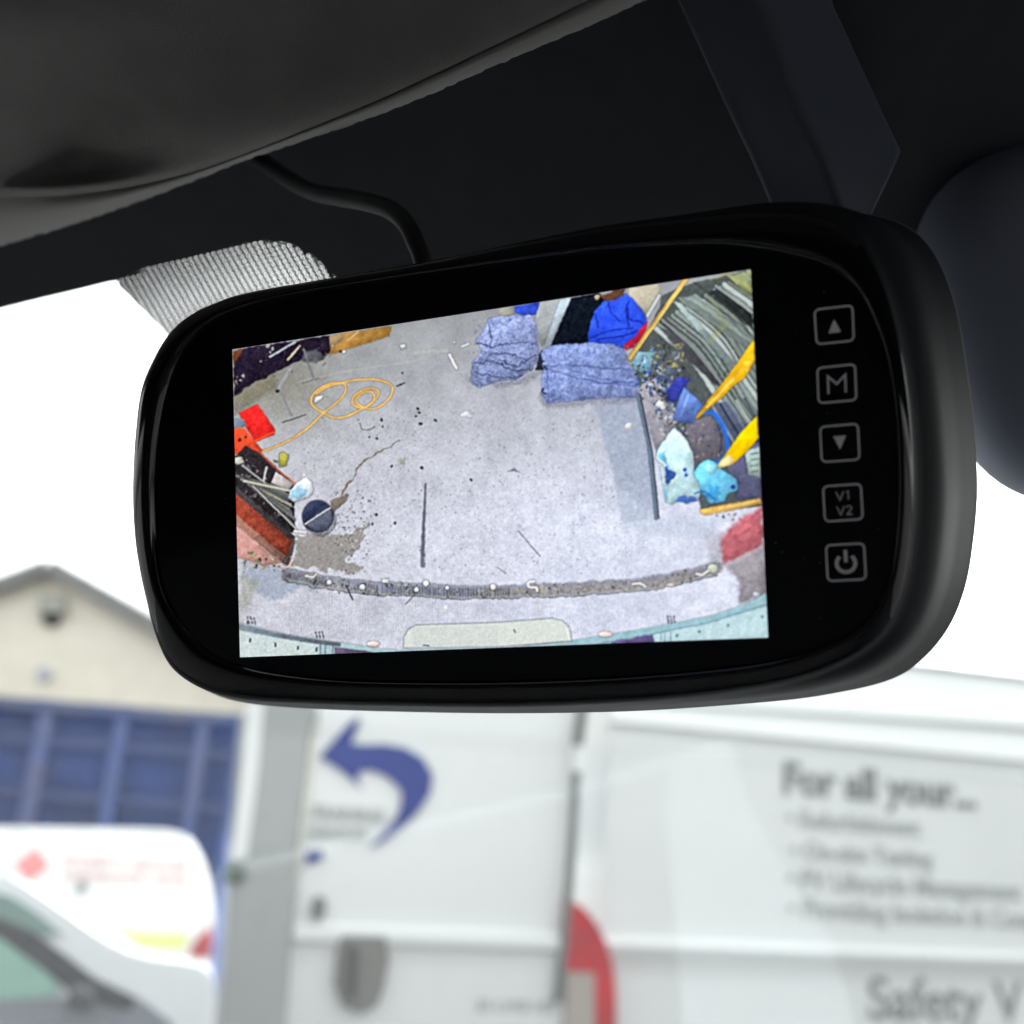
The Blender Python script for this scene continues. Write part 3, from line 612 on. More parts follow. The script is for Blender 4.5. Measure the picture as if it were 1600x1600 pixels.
# glass
mg = bpy.data.materials.new('windscreen_glass'); mg.use_nodes = True; t = mg.node_tree
t.nodes.remove(t.nodes['Principled BSDF'])
fr = t.nodes.new('ShaderNodeFresnel'); fr.inputs[0].default_value = 1.45
gl = t.nodes.new('ShaderNodeBsdfGlossy'); gl.inputs['Roughness'].default_value = .01
tr = t.nodes.new('ShaderNodeBsdfTransparent'); tr.inputs[0].default_value = (.94, .97, .95, 1)
mx = t.nodes.new('ShaderNodeMixShader'); t.links.new(fr.outputs[0], mx.inputs[0]); t.links.new(tr.outputs[0], mx.inputs[1]); t.links.new(gl.outputs[0], mx.inputs[2])
t.links.new(mx.outputs[0], t.nodes['Material Output'].inputs[0])
gp = W0+WN*.0
def wpt(a, g): return W0+VW*a+WD*g
mesh('windscreen', [wpt(-1.3, -.2), wpt(1.2, -.2), wpt(1.2, 1.15), wpt(-1.3, 1.15)], [(0, 1, 2, 3)], mg, cabin)
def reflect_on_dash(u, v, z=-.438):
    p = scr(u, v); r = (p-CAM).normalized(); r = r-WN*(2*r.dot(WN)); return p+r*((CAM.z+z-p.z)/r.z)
sheet_px = [(345, 1440), (345, 1372), (380, 1362), (490, 1335), (900, 1243), (1045, 1198), (1040, 1260), (1052, 1400), (1070, 1640), (1345, 1640), (1320, 1540), (1300, 1470), (1222, 1350), (1165, 1240), (1140, 1150), (1040, 1180), (900, 1225), (490, 1318), (380, 1345), (330, 1360), (330, 1440)]
slab('reflection_sheet', [reflect_on_dash(u, v) for u, v in sheet_px], Vector((0, 0, .002)), mat('pale_sheet', (.36, .40, .43), .6), cabin)  # sheet added out of view, shaped for its reflection in the windscreen
# mirror stem cover: a tapering shaft that comes down from the roof
st = [((1040, -25, .318), (1180, -25, .306), (1296, -25, .318), (1250, -25, .352)),
      ((1056, 8, .318), (1190, 8, .306), (1306, 10, .318), (1250, 5, .352)),
      ((1128, 165, .318), (1250, 175, .303), (1376, 160, .318), (1300, 165, .356)),
      ((1163, 238, .318), (1285, 244, .302), (1412, 236, .318), (1330, 240, .358)),
      ((1182, 280, .318), (1300, 284, .303), (1390, 284, .312), (1330, 284, .358)),
      ((1203, 330, .318), (1316, 330, .304), (1366, 330, .309), (1330, 330, .358)),
      ((1230, 390, .318), (1336, 390, .305), (1350, 390, .307), (1330, 390, .358))]
def rounded(r):                                            # soft corners along the shaft
    o_ = []
    for i in range(4):
        p, q = P(*r[i]), P(*r[(i+1) % 4]); o_ += [p.lerp(q, t_) for t_ in (.06, .2, .5, .8, .94)]
    return spline(o_, 3)
fine = []
for r0, r1 in zip(st, st[1:]):
    for k in range(6): fine.append(tuple(tuple(a_+(c_-a_)*k/6 for a_, c_ in zip(q0, q1)) for q0, q1 in zip(r0, r1)))
fine.append(st[-1])
grid('mirror_stem', [rounded(r) for r in fine], M_black, cabin, True, True)
# sensor housing at the right, behind the monitor
def blob(name, cu, cv, d, ru, rv, rd, m, parent, tilt=0, power=2.4):
    rows = []; c = P(cu, cv, d)
    for i in range(33):
        th = math.pi*i/32; row = []
        for j in range(64):
            ph = 2*math.pi*j/64
            f = lambda x: math.copysign(abs(x)**(2/power), x)
            x = ru*f(math.sin(th))*f(math.cos(ph)); y = rv*f(math.cos(th)); z = rd*f(math.sin(th))*f(math.sin(ph))
            xx = x*math.cos(tilt)-y*math.sin(tilt); yy = x*math.sin(tilt)+y*math.cos(tilt)
            row.append(c+(CR*xx-CU*yy)*(d/F)+CF*z)
        rows.append(row)
    return grid(name, rows, m, parent, True, True)
M_house = mat('housing_plastic', (.28, .31, .38), .6, spec=.4, bump=.15, bscale=1500, bdist=.0003)
blob('sensor_housing', 1668, 500, .362, 215, 284, .030, M_house, cabin, tilt=-.30, power=2.6)
# ================================================================ the mirror monitor
cs = [(363, 546), (1173, 421), (1200, 996), (375, 1027)]
MX = CR*.94068+CU*.07887-CF*.32999*-1
MX = (CR*.94068185+CU*.07887123-CF*.32999542)
MY = (CR*-.03642865+CU*.99841934+CF*.04279934)
MN = MX.cross(MY).normalized()                             # towards the camera
MY = MN.cross(MX).normalized()
M0 = CAM+ray(375, 1027)*.3076
def mp(u, v, t=0): return hit(u, v, M0-MN*t, MN)
monitor = thing('mirror_monitor', mp(800, 760, .02), 'glossy black rear view mirror monitor showing a reversing camera picture, with five touch buttons', 'mirror monitor')
GL = [(600, 440), (450, 466), (372, 488), (325, 512), (288, 548), (262, 600), (247, 668), (240, 750), (243, 850), (255, 920), (280, 968), (320, 1012), (380, 1040), (480, 1056), (600, 1063), (800, 1063), (1000, 1054), (1180, 1036), (1280, 1010), (1345, 976), (1380, 925), (1396, 860), (1402, 760), (1398, 660), (1386, 570), (1366, 508), (1338, 456), (1303, 424), (1250, 404), (1180, 390), (1100, 385), (950, 394), (800, 412)]
FR = [(660, 410), (520, 434), (400, 455), (345, 470), (300, 491), (265, 521), (240, 562), (221, 610), (212, 680), (208, 765), (211, 835), (219, 890), (231, 945), (247, 1003), (272, 1047), (320, 1078), (380, 1093), (470, 1099), (600, 1103), (800, 1105), (1000, 1097), (1150, 1082), (1260, 1060), (1340, 1026), (1390, 983), (1415, 925), (1428, 850), (1433, 760), (1428, 650), (1414, 550), (1396, 470), (1372, 405), (1345, 358), (1290, 330), (1200, 325), (1100, 334), (950, 352), (800, 381)]
RE = [(660, 425), (520, 449), (400, 471), (352, 490), (305, 510), (275, 540), (252, 580), (236, 630), (226, 690), (222, 765), (224, 835), (232, 895), (242, 945), (258, 1000), (284, 1050), (330, 1082), (385, 1098), (470, 1106), (600, 1111), (800, 1114), (1000, 1110), (1200, 1096), (1300, 1083), (1388, 1062), (1440, 1030), (1481, 980), (1506, 920), (1519, 850), (1526, 760), (1519, 650), (1505, 545), (1490, 472), (1464, 405), (1428, 362), (1370, 338), (1290, 328), (1200, 328), (1100, 342), (950, 364), (800, 395)]
LC = Vector((810, 760, 0))
def ring(pts, t, N=320):
    sp = spline([(u, v, 0) for u, v in pts], 16); ang = [math.atan2((q.y-LC.y)*1.7, q.x-LC.x) for q in sp]
    o = []; n = len(sp)
    order = sorted(range(n), key=lambda i: ang[i]); A_ = [ang[i] for i in order]; Q = [sp[i] for i in order]
    A_ = [A_[-1]-2*math.pi]+A_+[A_[0]+2*math.pi]; Q = [Q[-1]]+Q+[Q[0]]
    j = 0
    for k in range(N):
        a = -math.pi+2*math.pi*(k+.5)/N
        while A_[j+1] < a: j += 1
        f = (a-A_[j])/(A_[j+1]-A_[j]+1e-12); q = Q[j]*(1-f)+Q[j+1]*f
        o.append((q.x, q.y))
    return o
gl_, fr_, re_ = ring(GL, 0), ring(FR, 0), ring(RE, 0)
# each ring is held in the monitor's own plane, at its own depth
G0 = [mp(u, v, 0) for u, v in gl_]; F0 = [mp(u, v, .0024) for u, v in fr_]; R0 = [mp(u, v, .030) for u, v in re_]
def mixr(a, b, t): return [p*(1-t)+q*t for p, q in zip(a, b)]
def push(r, t): return [p-MN*t for p in r]
def shrink(r, s):
    c = sum(r, Vector())/len(r); return [c+(p-c)*s for p in r]
M_gloss = mat('gloss_black', (.006, .007, .010), .07, spec=.5, coat=.4)
M_gloss.node_tree.nodes['Principled BSDF'].inputs['Coat Roughness'].default_value = .03
M_shell = mat('matte_shell', (.018, .0205, .024), .58, spec=.27, bump=.3, bscale=2500, bdist=.0002)
M_rim = mat('rim_seam', (.28, .27, .26), .35, spec=.6)
HP = [(0, -.0004), (.03, .0003), (.07, .0011), (.12, .0016), (.18, .0018), (.28, .0017), (.42, .0013), (.56, .0009), (.70, .0003), (.80, -.0003), (.88, -.0009), (.95, -.0016), (1, -.0024)]
def bez(t): return [p+MN*(.0024*t+lerp_curve(HP, t)) for p in mixr(G0, F0, t)]      # glossy bezel: a raised lip round the flat glass, then rolled over
bezel_rows = [bez(t) for t, _ in HP if t <= .8]
grid('bezel', bezel_rows, M_gloss, monitor, True, True)
S1 = push(shrink(F0, .999), .0012)
shell_rows = [push(bez(1.0), .0001), S1]+[mixr(S1, R0, 1-(1-t)**1.5) if t < 1 else R0 for t in (.08, .2, .35, .5, .65, .8, .92, 1)]
def shell(t):
    m_ = mixr(S1, R0, t); base = S1[0]; return m_
def shell_ring(k):                                        # rounded shoulder on the driver's side, then a straight flare to the back
    o_ = []; s_ = min(1, k/.30); rnd = math.sin(s_*math.pi/2)
    for (u, v), p, q in zip(fr_, F0, R0):
        w_ = min(1, max(0, (u-900)/350)); d = q-p; dn = MN*d.dot(MN)
        al_ = k+w_*.20*(rnd-k if k < .3 else 1-k); be_ = k-w_*.07*math.sin(min(1, k/.6)*math.pi)
        o_.append(p+(d-dn)*al_+dn*be_)
    return o_
shell_rows = [bez(.8), bez(.84), bez(.88), bez(.92), bez(.96)]+[shell_ring(k/16) for k in range(17)]
grid('housing', shell_rows, M_shell, monitor, True, True)
rim = [R0, push(shrink(R0, 1.0022), .0002), push(shrink(R0, 1.0022), .0009), push(shrink(R0, .999), .0012)]
grid('seam_strip', rim, M_rim, monitor, True, True)
bk = [push(shrink(R0, .998), .0012), push(shrink(R0, .99), .006), push(shrink(R0, .96), .010), push(shrink(R0, .8), .013)]
c = sum(bk[-1], Vector())/len(bk[-1]); n = len(bk[0])
mesh('back_cover', [p for r in bk for p in r]+[c], [(i*n+j, i*n+(j+1) % n, (i+1)*n+(j+1) % n, (i+1)*n+j) for i in range(3) for j in range(n)]+[(3*n+j, 3*n+(j+1) % n, 4*n) for j in range(n)], M_shell, monitor, True)
cg = sum(G0, Vector())/len(G0); n = len(G0)
G00 = push(G0, .0004)
M_glass = mat('glass_black', (.004, .006, .009), .04, spec=.5)
mesh('front_glass', G00+[cg-MN*.0004], [(j, (j+1) % n, n) for j in range(n)], M_glass, monitor)
# screen: emissive picture stored as colours on a fine mesh
def homog():
    a, b = [], []
    sq = [(0, 1), (1, 1), (1, 0), (0, 0)]
    for (X_, Y_), (u, v) in zip(sq, cs):
        a.append([X_, Y_, 1, 0, 0, 0, -u*X_, -u*Y_]); b.append(u); a.append([0, 0, 0, X_, Y_, 1, -v*X_, -v*Y_]); b.append(v)
    h = np.linalg.solve(np.array(a, float), np.array(b, float)); return np.append(h, 1).reshape(3, 3)
Hm = homog()
def scrpx(x, y): q = Hm@np.array([x, y, 1.0]); return q[0]/q[2], q[1]/q[2]
def build_screen():
    pic = paint()
    NX, NY = 860, 520
    sx, sy = np.meshgrid(np.linspace(0, 1, NX+1), np.linspace(0, 1, NY+1))
    q = np.stack([sx.ravel(), sy.ravel(), np.ones(sx.size)]); q = Hm@q; U = q[0]/q[2]; V = q[1]/q[2]
    p0 = np.array(M0+MN*.00005-CAM); nn = np.array(MN)
    r = np.array(CF)[None]+np.array(CR)[None]*((U-800)/F)[:, None]-np.array(CU)[None]*((V-800)/F)[:, None]
    tt = (p0@nn)/(r@nn); pts = r*tt[:, None]+np.array(CAM)[None]
    fx = np.clip(U-X0, 0, CW-1.001); fy = np.clip(V-Y0, 0, CH-1.001); xi = fx.astype(int); yi = fy.astype(int); fx = (fx-xi)[:, None]; fy = (fy-yi)[:, None]
    c = (pic[yi, xi]*(1-fx)+pic[yi, xi+1]*fx)*(1-fy)+(pic[yi+1, xi]*(1-fx)+pic[yi+1, xi+1]*fx)*fy
    c = np.where(c <= .04045, c/12.92, ((c+.055)/1.055)**2.4)
    idx = np.arange((NX+1)*(NY+1)).reshape(NY+1, NX+1)
    fc = np.stack([idx[:-1, :-1], idx[:-1, 1:], idx[1:, 1:], idx[1:, :-1]], -1).reshape(-1, 4)
    me = bpy.data.meshes.new('screen'); me.vertices.add(len(pts)); me.vertices.foreach_set('co', pts.astype(np.float32).ravel())
    me.loops.add(fc.size); me.loops.foreach_set('vertex_index', fc.astype(np.int32).ravel())
    me.polygons.add(len(fc)); me.polygons.foreach_set('loop_start', (np.arange(len(fc))*4).astype(np.int32))
    me.update(calc_edges=True)
    at = me.attributes.new('picture', 'FLOAT_COLOR', 'POINT'); at.data.foreach_set('color', np.hstack([c, np.ones((len(c), 1))]).astype(np.float32).ravel())
    m = bpy.data.materials.new('lit_screen'); m.use_nodes = True; b = m.node_tree.nodes['Principled BSDF']
    a = m.node_tree.nodes.new('ShaderNodeAttribute'); a.attribute_name = 'picture'
    m.node_tree.links.new(a.outputs['Color'], b.inputs['Emission Color']); b.inputs['Emission Strength'].default_value = 1.0/2**EXPOSURE
    b.inputs['Base Color'].default_value = (.004, .004, .005, 1); b.inputs['Roughness'].default_value = .06
    me.materials.append(m)
    o = bpy.data.objects.new('screen', me); COL.objects.link(o); o.parent = monitor; o.matrix_parent_inverse = monitor.matrix_world.inverted()
    o['label'] = 'lit screen showing a garage floor with blue blankets, yellow cable and racking seen from above'
build_screen()
# settled dust on the glass and bezel
rd = random.Random(11); v, f = [], []
for k in range(150):
    u_, w_ = rd.uniform(250, 1395), rd.uniform(400, 1050)
    if 358 < u_ < 1205 and 415 < w_ < 1035 or k % 3 and u_ < 1150: continue
    r = rd.uniform(.4, 1.15); st_ = rd.uniform(.5, 1); a0 = rd.uniform(0, 6); n0 = len(v)
    v += [mp(u_+r*math.cos(a0+i*1.047), w_+r*st_*math.sin(a0+i*1.047), -.00008) for i in range(6)]; f.append(tuple(range(n0, n0+6)))
du = mesh('dust', v, f, mat('dust_specks', (.30, .30, .32), .9), monitor); du['kind'] = 'stuff'
# touch buttons
M_icon = mat('icon_glow', (.62, .60, .63), .6, spec=.2, emit=(1, .96, 1), estr=.05/2**EXPOSURE)  # faint emission added to brighten the button frames and symbols
def strip(pts, w):                                          # closed outline band in button units
    o, i = [], []
    n = len(pts)
    for k in range(n):
        a, b, c_ = Vector(pts[k-1]), Vector(pts[k]), Vector(pts[(k+1) % n])
        d = ((b-a).normalized()+(c_-b).normalized()).normalized(); nrm = Vector((-d.y, d.x))
        o.append(b+nrm*w/2); i.append(b-nrm*w/2)
    return o, i
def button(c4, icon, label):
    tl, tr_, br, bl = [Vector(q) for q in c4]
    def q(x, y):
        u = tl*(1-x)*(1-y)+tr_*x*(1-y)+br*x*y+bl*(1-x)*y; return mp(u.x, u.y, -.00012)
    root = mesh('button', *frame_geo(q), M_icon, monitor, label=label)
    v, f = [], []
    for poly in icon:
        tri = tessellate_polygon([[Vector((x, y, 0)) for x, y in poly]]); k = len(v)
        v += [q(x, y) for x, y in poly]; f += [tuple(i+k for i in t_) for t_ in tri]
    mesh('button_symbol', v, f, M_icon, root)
def frame_geo(q):
    pts = []; r = .13
    for cx, cy, a0 in ((1-r, r, -90), (1-r, 1-r, 0), (r, 1-r, 90), (r, r, 180)):
        for k in range(7): a = math.radians(a0+15*k); pts.append((cx+r*math.cos(a), cy+r*math.sin(a)))
    o, i = strip(pts, .050); n = len(pts)
    return [q(*p) for p in o]+[q(*p) for p in i], [(k, (k+1) % n, (k+1) % n+n, k+n) for k in range(n)]
def stroke(pts, w):
    P_ = [Vector(p) for p in pts]; l, r = [], []
    for k, b in enumerate(P_):
        a = P_[max(k-1, 0)]; c_ = P_[min(k+1, len(P_)-1)]
        d1 = (b-a).normalized() if k else (c_-b).normalized(); d2 = (c_-b).normalized() if k < len(P_)-1 else d1
        d = (d1+d2).normalized(); s = 1/max(.35, d.dot(d1)); nrm = Vector((-d.y, d.x))*s
        l.append(tuple(b+nrm*w/2)); r.append(tuple(b-nrm*w/2))
    out = []
    for k in range(len(P_)-1): out.append([l[k], l[k+1], r[k+1], r[k]])
    return out
arc = lambda cx, cy, r, a0, a1, n=28: [(cx+r*math.cos(math.radians(a0+(a1-a0)*k/n)), cy+r*math.sin(math.radians(a0+(a1-a0)*k/n))) for k in range(n+1)]
up_i = [[(.5, .34), (.67, .72), (.33, .72)]]; dn_i = [[(.33, .30), (.67, .30), (.5, .68)]]
m_i = stroke([(.27, .76), (.27, .27), (.5, .50), (.73, .27), (.73, .76)], .055)
V = lambda x, y, s=.24: stroke([(x, y), (x+s*.42, y+s), (x+s*.84, y)], .026)
v_i = V(.33, .18)+stroke([(.60, .21), (.655, .18), (.655, .42)], .026)+V(.33, .60)
v_i += stroke(arc(.655, .665, .065, -165, 30, 12)+[(.60, .835), (.595, .84), (.74, .84)], .026)
p_i = stroke(arc(.5, .53, .245, -50, 230), .095)+[[(.455, .16), (.545, .16), (.545, .50), (.455, .50)]]
BT = [(((1272.5, 484), (1332, 477), (1334, 532), (1276, 538)), up_i, 'top touch button with an up arrow'),
      (((1277, 575), (1336, 569), (1338, 625), (1279, 630)), m_i, 'touch button with the letter M'),
      (((1281.5, 667), (1340.5, 662), (1343, 718), (1284, 722)), dn_i, 'touch button with a down arrow'),
      (((1286, 760), (1345, 756), (1348, 811), (1289, 815)), v_i, 'touch button lettered V1 over V2'),
      (((1290.5, 852), (1350, 849), (1353, 905), (1293.5, 908)), p_i, 'bottom touch button with a power symbol')]
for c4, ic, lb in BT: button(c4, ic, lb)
# cable from the roof lining to the top of the monitor
cable_px = [(330, 215, .405), (385, 243, .398), (410, 253, .39), (450, 280, .375), (490, 300, .365), (530, 308, .355), (575, 316, .345), (610, 328, .338), (635, 350, .333), (650, 380, .330), (660, 405, .330), (664, 440, .332)]
cb = tube('power_cable', [P(*q) for q in spline(cable_px, 8, False)], .0031, mat('cable_rubber', (.030, .031, .033), .5, spec=.5, bump=.1, bscale=2000, bdist=.0002), seg=20)
tag(cb, 'black cable curving from the roof lining down to the top of the mirror monitor', 'cable')

# ================================================================ outside
M_asph = mat('asphalt', (.055, .055, .058), .9, noise=.3, nscale=30, bump=.4, bscale=200, bdist=.004)
structure(mesh('ground', [(-300, -300, 0), (300, -300, 0), (300, 600, 0), (-300, 600, 0)], [(0, 1, 2, 3)], M_asph))
YD = Vector((0, 1, 0))
# gabled building
M_clad = mat('cream_cladding', (.95, .88, .73), .8, noise=.08, nscale=3, bump=.2, bscale=40, bdist=.01)
M_roof = mat('grey_roof', (.27, .27, .26), .7, noise=.15, nscale=4)
Y = 16
def W(pts, y): return [wall(u, v, y) for u, v in pts]
ap, le, ri = wall(84, 893, Y), wall(-420, 1084, Y), wall(560, 1120, Y)
le.z = ri.z = min(le.z, ri.z)
building = thing('warehouse', Vector((ap.x, Y, 0)), 'cream gable ended building with a grey roof edge behind the blue container', 'building')
slab('wall', [Vector((le.x, Y, 0)), Vector((ri.x, Y, 0)), ri, ap, le], YD*14, M_clad, building)
for a, b in ((le, ap), (ap, ri)):
    d = (b-a).normalized(); nn = Vector((-d.z, 0, d.x))
    if nn.z < 0: nn = -nn
    a2 = a if a is ap else a-d*.4; b2 = b if b is ap else b+d*.4
    slab('roof', [a2-YD*.25, b2-YD*.25, b2-YD*.25+nn*.17, a2-YD*.25+nn*.17], YD*14.6, M_roof, building)
    slab('fascia', [a2-YD*.28-nn*.06, b2-YD*.28-nn*.06, b2-YD*.28+nn*.10, a2-YD*.28+nn*.10], YD*.03, M_roof, building)
def disc(c, r, n=24, ry=None): return [c+Vector((WALL_N[0].y, -WALL_N[0].x, 0))*(r*math.cos(2*math.pi*k/n))+Vector((0, 0, (ry or r)*math.sin(2*math.pi*k/n))) for k in range(n)]
slab('vent', disc(wall(78, 964, Y-.12), .13), YD*.12, mat('vent_dark', (.03, .035, .03), .7), building)
slab('vent_hood', W([(62, 925), (96, 927), (102, 958), (58, 956)], Y-.16), YD*.16, mat('hood_grey', (.42, .42, .36), .7), building)
slab('wall_lamp', disc(wall(67, 1052, Y-.1), .11), YD*.1, mat('lamp_pale', (.50, .53, .58), .5), building)
# blue container
Y = 9.5
tl, tr_ = wall(-330, 1075, Y), wall(375, 1117, Y); H = tr_.z; x0, x1 = tl.x, wall(362, 1240, Y).x
cont = thing('shipping_container', Vector(((x0+x1)/2, Y, 0)), 'weathered blue shipping container with rust streaks standing behind the small white van', 'container')
M_blue = mat('blue_paint', (.048, .098, .30), .55, noise=.2, nscale=2.2, col2=(.045, .075, .20))
M_blued = mat('blue_paint_dark', (.035, .06, .17), .6, noise=.2, nscale=3)
M_rust = mat('rusty_post', (.11, .115, .19), .8, nscale=2.5, col2=(.06, .10, .26))
n = 90; rows = [[], []]
for i in range(n*4+1):
    x = x0+.05+(x1-x0-.1)*i/(n*4); dy = (.0, .0, .035, .035)[i % 4]
    rows[0].append(Vector((x, Y+.06+dy, .1))); rows[1].append(Vector((x, Y+.06+dy, H-.1)))
grid('side_wall', rows, M_blue, cont, False)
box('roof', (x0, Y+.02, H-.03), (x1, Y+2.4, H), M_blued, cont); box('floor', (x0, Y+.02, .05), (x1, Y+2.4, .15), M_blued, cont)
box('end_wall', (x1-.04, Y+.1, .15), (x1, Y+2.4, H-.03), M_blue, cont)
box('top_rail', (x0, Y, H-.11), (x1, Y+.1, H+.004), mat('rail_grime', (.14, .14, .17), .8, nscale=4, col2=(.06, .09, .22)), cont)
for v in (1166, 1250, 1345, 1440):
    z = wall(200, v, Y).z; box('cross_rail', (x0, Y+.01, z-.055), (x1, Y+.05, z+.045), M_blued, cont)
for u, wd, mm in ((-130, .12, M_rust), (58, .14, M_rust), (180, .12, M_rust), (309, .12, M_rust), (366, .07, M_blue)):
    x = wall(u, 1200, Y).x; box('post', (x-wd/2, Y-.03, .1), (x+wd/2, Y+.05, H-.1), mm, cont)
# ------------------------------------------------ small white van
M_white = mat('white_paint', (.70, .70, .685), .3, spec=.5, coat=.3)
M_red = mat('red_lens', (.50, .022, .03), .35, spec=.5, nscale=5, col2=(.30, .03, .04)); M_tyre = mat('tyre', (.02, .02, .02), .9)
M_steel = mat('steel_wheel', (.25, .25, .26), .4, metal=.6)
def wheel(c, r, wd, parent, ax=YD):
    a = ax.normalized(); b = a.cross(UP).normalized(); N = 32
    prof = [(r*.62, 0), (r*.9, 0), (r, wd*.15), (r, wd*.85), (r*.9, wd), (r*.62, wd)]
    t_ = grid('wheel', [[c+a*z+(b*math.cos(2*math.pi*k/N)+UP*math.sin(2*math.pi*k/N))*q for k in range(N)] for q, z in prof], M_tyre, parent, True, True)
    pr = [(r*.62, .01), (r*.58, .03), (r*.3, .02), (.01, .01)]
    grid('rim', [[c+a*z+(b*math.cos(2*math.pi*k/N)+UP*math.sin(2*math.pi*k/N))*q for k in range(N)] for q, z in pr], M_steel, t_, True, True)
def text_obj(name, s, p, right, up_, h, m, parent, bold=0, label=None):
    c_ = bpy.data.curves.new(name, 'FONT'); c_.body = s; c_.size = h/.7; c_.extrude = .002; c_.offset = bold
    o_ = bpy.data.objects.new(name, c_); COL.objects.link(o_); bpy.context.view_layer.update()
    me = bpy.data.meshes.new_from_object(o_.evaluated_get(bpy.context.evaluated_depsgraph_get())); bpy.data.objects.remove(o_); bpy.data.curves.remove(c_)
    me.name = name; nrm = right.cross(up_)
    me.transform(Matrix(((right.x, up_.x, nrm.x, p.x), (right.y, up_.y, nrm.y, p.y), (right.z, up_.z, nrm.z, p.z), (0, 0, 0, 1))))
    me.materials.clear(); me.materials.append(m)
    q = bpy.data.objects.new(name, me); COL.objects.link(q); q.parent = parent; q.matrix_parent_inverse = parent.matrix_world.inverted()
    if label: q['label'] = label
    return q
def heading(u):
    r = ray(u, 1400); WALL_N[0] = Vector((r.x, r.y, 0)).normalized(); return WALL_N[0]
Y = 7.0; YD = heading(333)
base = lambda u, y: Vector((wall(u, 1500, y).x, y, .22))
sv_ = [(-420, 1280), (-200, 1292), (0, 1292), (140, 1294), (245, 1296), (268, 1298), (288, 1308), (302, 1328), (315, 1358), (325, 1395), (331, 1430), (333, 1470), (329, 1510), (330, 1600)]
pts = W(sv_, Y); pts[-1].z = .35; pts.append(Vector((pts[0].x, pts[0].y, .35)))
pv = thing('small_van', Vector((wall(120, 1500, Y).x, wall(120, 1500, Y).y, 0)), 'small white van with red logo and yellow strip beside the blue container', 'van')
slab('body', pts, YD*1.7-UP*.12, M_white, pv, bevel=.06)
M_pink = mat('red_print', (.62, .22, .22), .5); M_pinkl = mat('faded_print', (.58, .40, .40), .5); M_line = mat('panel_gap', (.60, .62, .60), .5)
c_ = wall(50, 1352, Y-.012)
slab('logo', disc(c_, .10, 4), YD*.01, M_pink, pv)
for u, v, s, h in ((98, 1352, 'PROPERTY SERVICES', .055), (98, 1374, 'MAINTENANCE & REPAIR', .045)):
    text_obj('lettering', s, wall(u, v, Y-.012), Vector((YD.y, -YD.x, 0)), UP, h, M_pinkl, pv, .003)
slab('reflective_strip', W([(182, 1458), (292, 1460), (290, 1482), (190, 1482)], Y-.012), YD*.01, mat('lime_strip', (.62, .70, .22), .4), pv)
slab('tail_light', W([(328, 1447), (332, 1470), (328, 1497), (294, 1496), (302, 1474)], Y-.03), YD*.2, M_red, pv)
slab('fuel_cap', disc(wall(127, 1388, Y-.02), .035), YD*.02, mat('cap_grey', (.22, .25, .24), .5), pv)
for q in ([(250, 1322), (277, 1322), (277, 1420), (250, 1420)],): slab('side_panel', W(q, Y-.006), YD*.006, mat('panel_white', (.70, .72, .70), .35), pv, bevel=.002)  # panel in a slightly greener white than the body
for a_, b_ in (((0, 1420), (330, 1428)), ((0, 1308), (290, 1316))): slab('swage', W([a_, b_, (b_[0], b_[1]+3), (a_[0], a_[1]+3)], Y-.008), YD*.008, M_line, pv)
for u in (30, 130, 240): slab('roof_bar', W([(u-12, 1299), (u+12, 1300), (u+12, 1306), (u-12, 1305)], Y-.01), YD*.01, M_line, pv)
for u in (-300, 235): cc = wall(u, 1500, Y); wheel(Vector((cc.x, cc.y, .32))-YD*.01, .32, .2, pv, ax=YD)
# ------------------------------------------------ silver car
Y = 5.0; YD = heading(338)
M_silver = mat('silver_paint', (.80, .82, .84), .3, metal=0, spec=.6, coat=.5); M_cglass = mat('car_glass', (.10, .17, .14), .12, spec=.7)
M_cdark = mat('car_dark', (.05, .055, .06), .5)
car = thing('silver_car', Vector((wall(100, 1600, Y).x-.6, wall(100, 1600, Y).y, 0)), 'silver car with green tinted windows in front of the small white van', 'car')
bod = spline([(-560, 1560, 0), (-520, 1440, 0), (-380, 1362, 0), (-180, 1342, 0), (-60, 1348, 0), (10, 1368, 0), (60, 1396, 0), (120, 1438, 0), (175, 1474, 0), (225, 1494, 0), (280, 1503, 0), (322, 1514, 0), (338, 1545, 0), (336, 1600, 0), (336, 1680, 0)], 4, False)
pts = W([(q.x, q.y) for q in bod], Y); pts.append(Vector((pts[-1].x, pts[-1].y, .25))); pts.append(Vector((pts[0].x, pts[0].y, .25)))
slab('body', pts, YD*1.4-UP*.22, M_silver, car, bevel=.05)
slab('side_window', W([(-330, 1400), (-160, 1378), (-40, 1384), (20, 1402), (60, 1428), (100, 1462), (60, 1462), (0, 1440), (-300, 1440)], Y-.012), YD*.012, mat('glass_pale', (.22, .32, .29), .15, spec=.7), car)
slab('window_trim', W([(-300, 1440), (0, 1434), (50, 1455), (100, 1492), (150, 1530), (215, 1560), (200, 1580), (120, 1560), (60, 1510), (0, 1466), (-300, 1470)], Y-.016), YD*.012, M_cdark, car)
slab('front_window', W([(-300, 1470), (0, 1462), (50, 1494), (92, 1530), (90, 1556), (0, 1562), (-300, 1560)], Y-.014), YD*.012, mat('glass_mint', (.30, .50, .42), .15, spec=.7), car)
slab('door_panel', W([(-300, 1564), (90, 1560), (220, 1562), (270, 1600), (270, 1800), (-300, 1800)], Y-.012), YD*.012, mat('grey_lower', (.23, .25, .28), .4), car)
slab('door_mirror', W([(108, 1545), (140, 1548), (148, 1572), (128, 1582), (104, 1574)], Y-.14), YD*.12, M_cdark, car, bevel=.01)
for u in (-420, 215): cc = wall(u, 1600, Y); wheel(Vector((cc.x, cc.y, .31))-YD*.01, .31, .2, car, ax=YD)
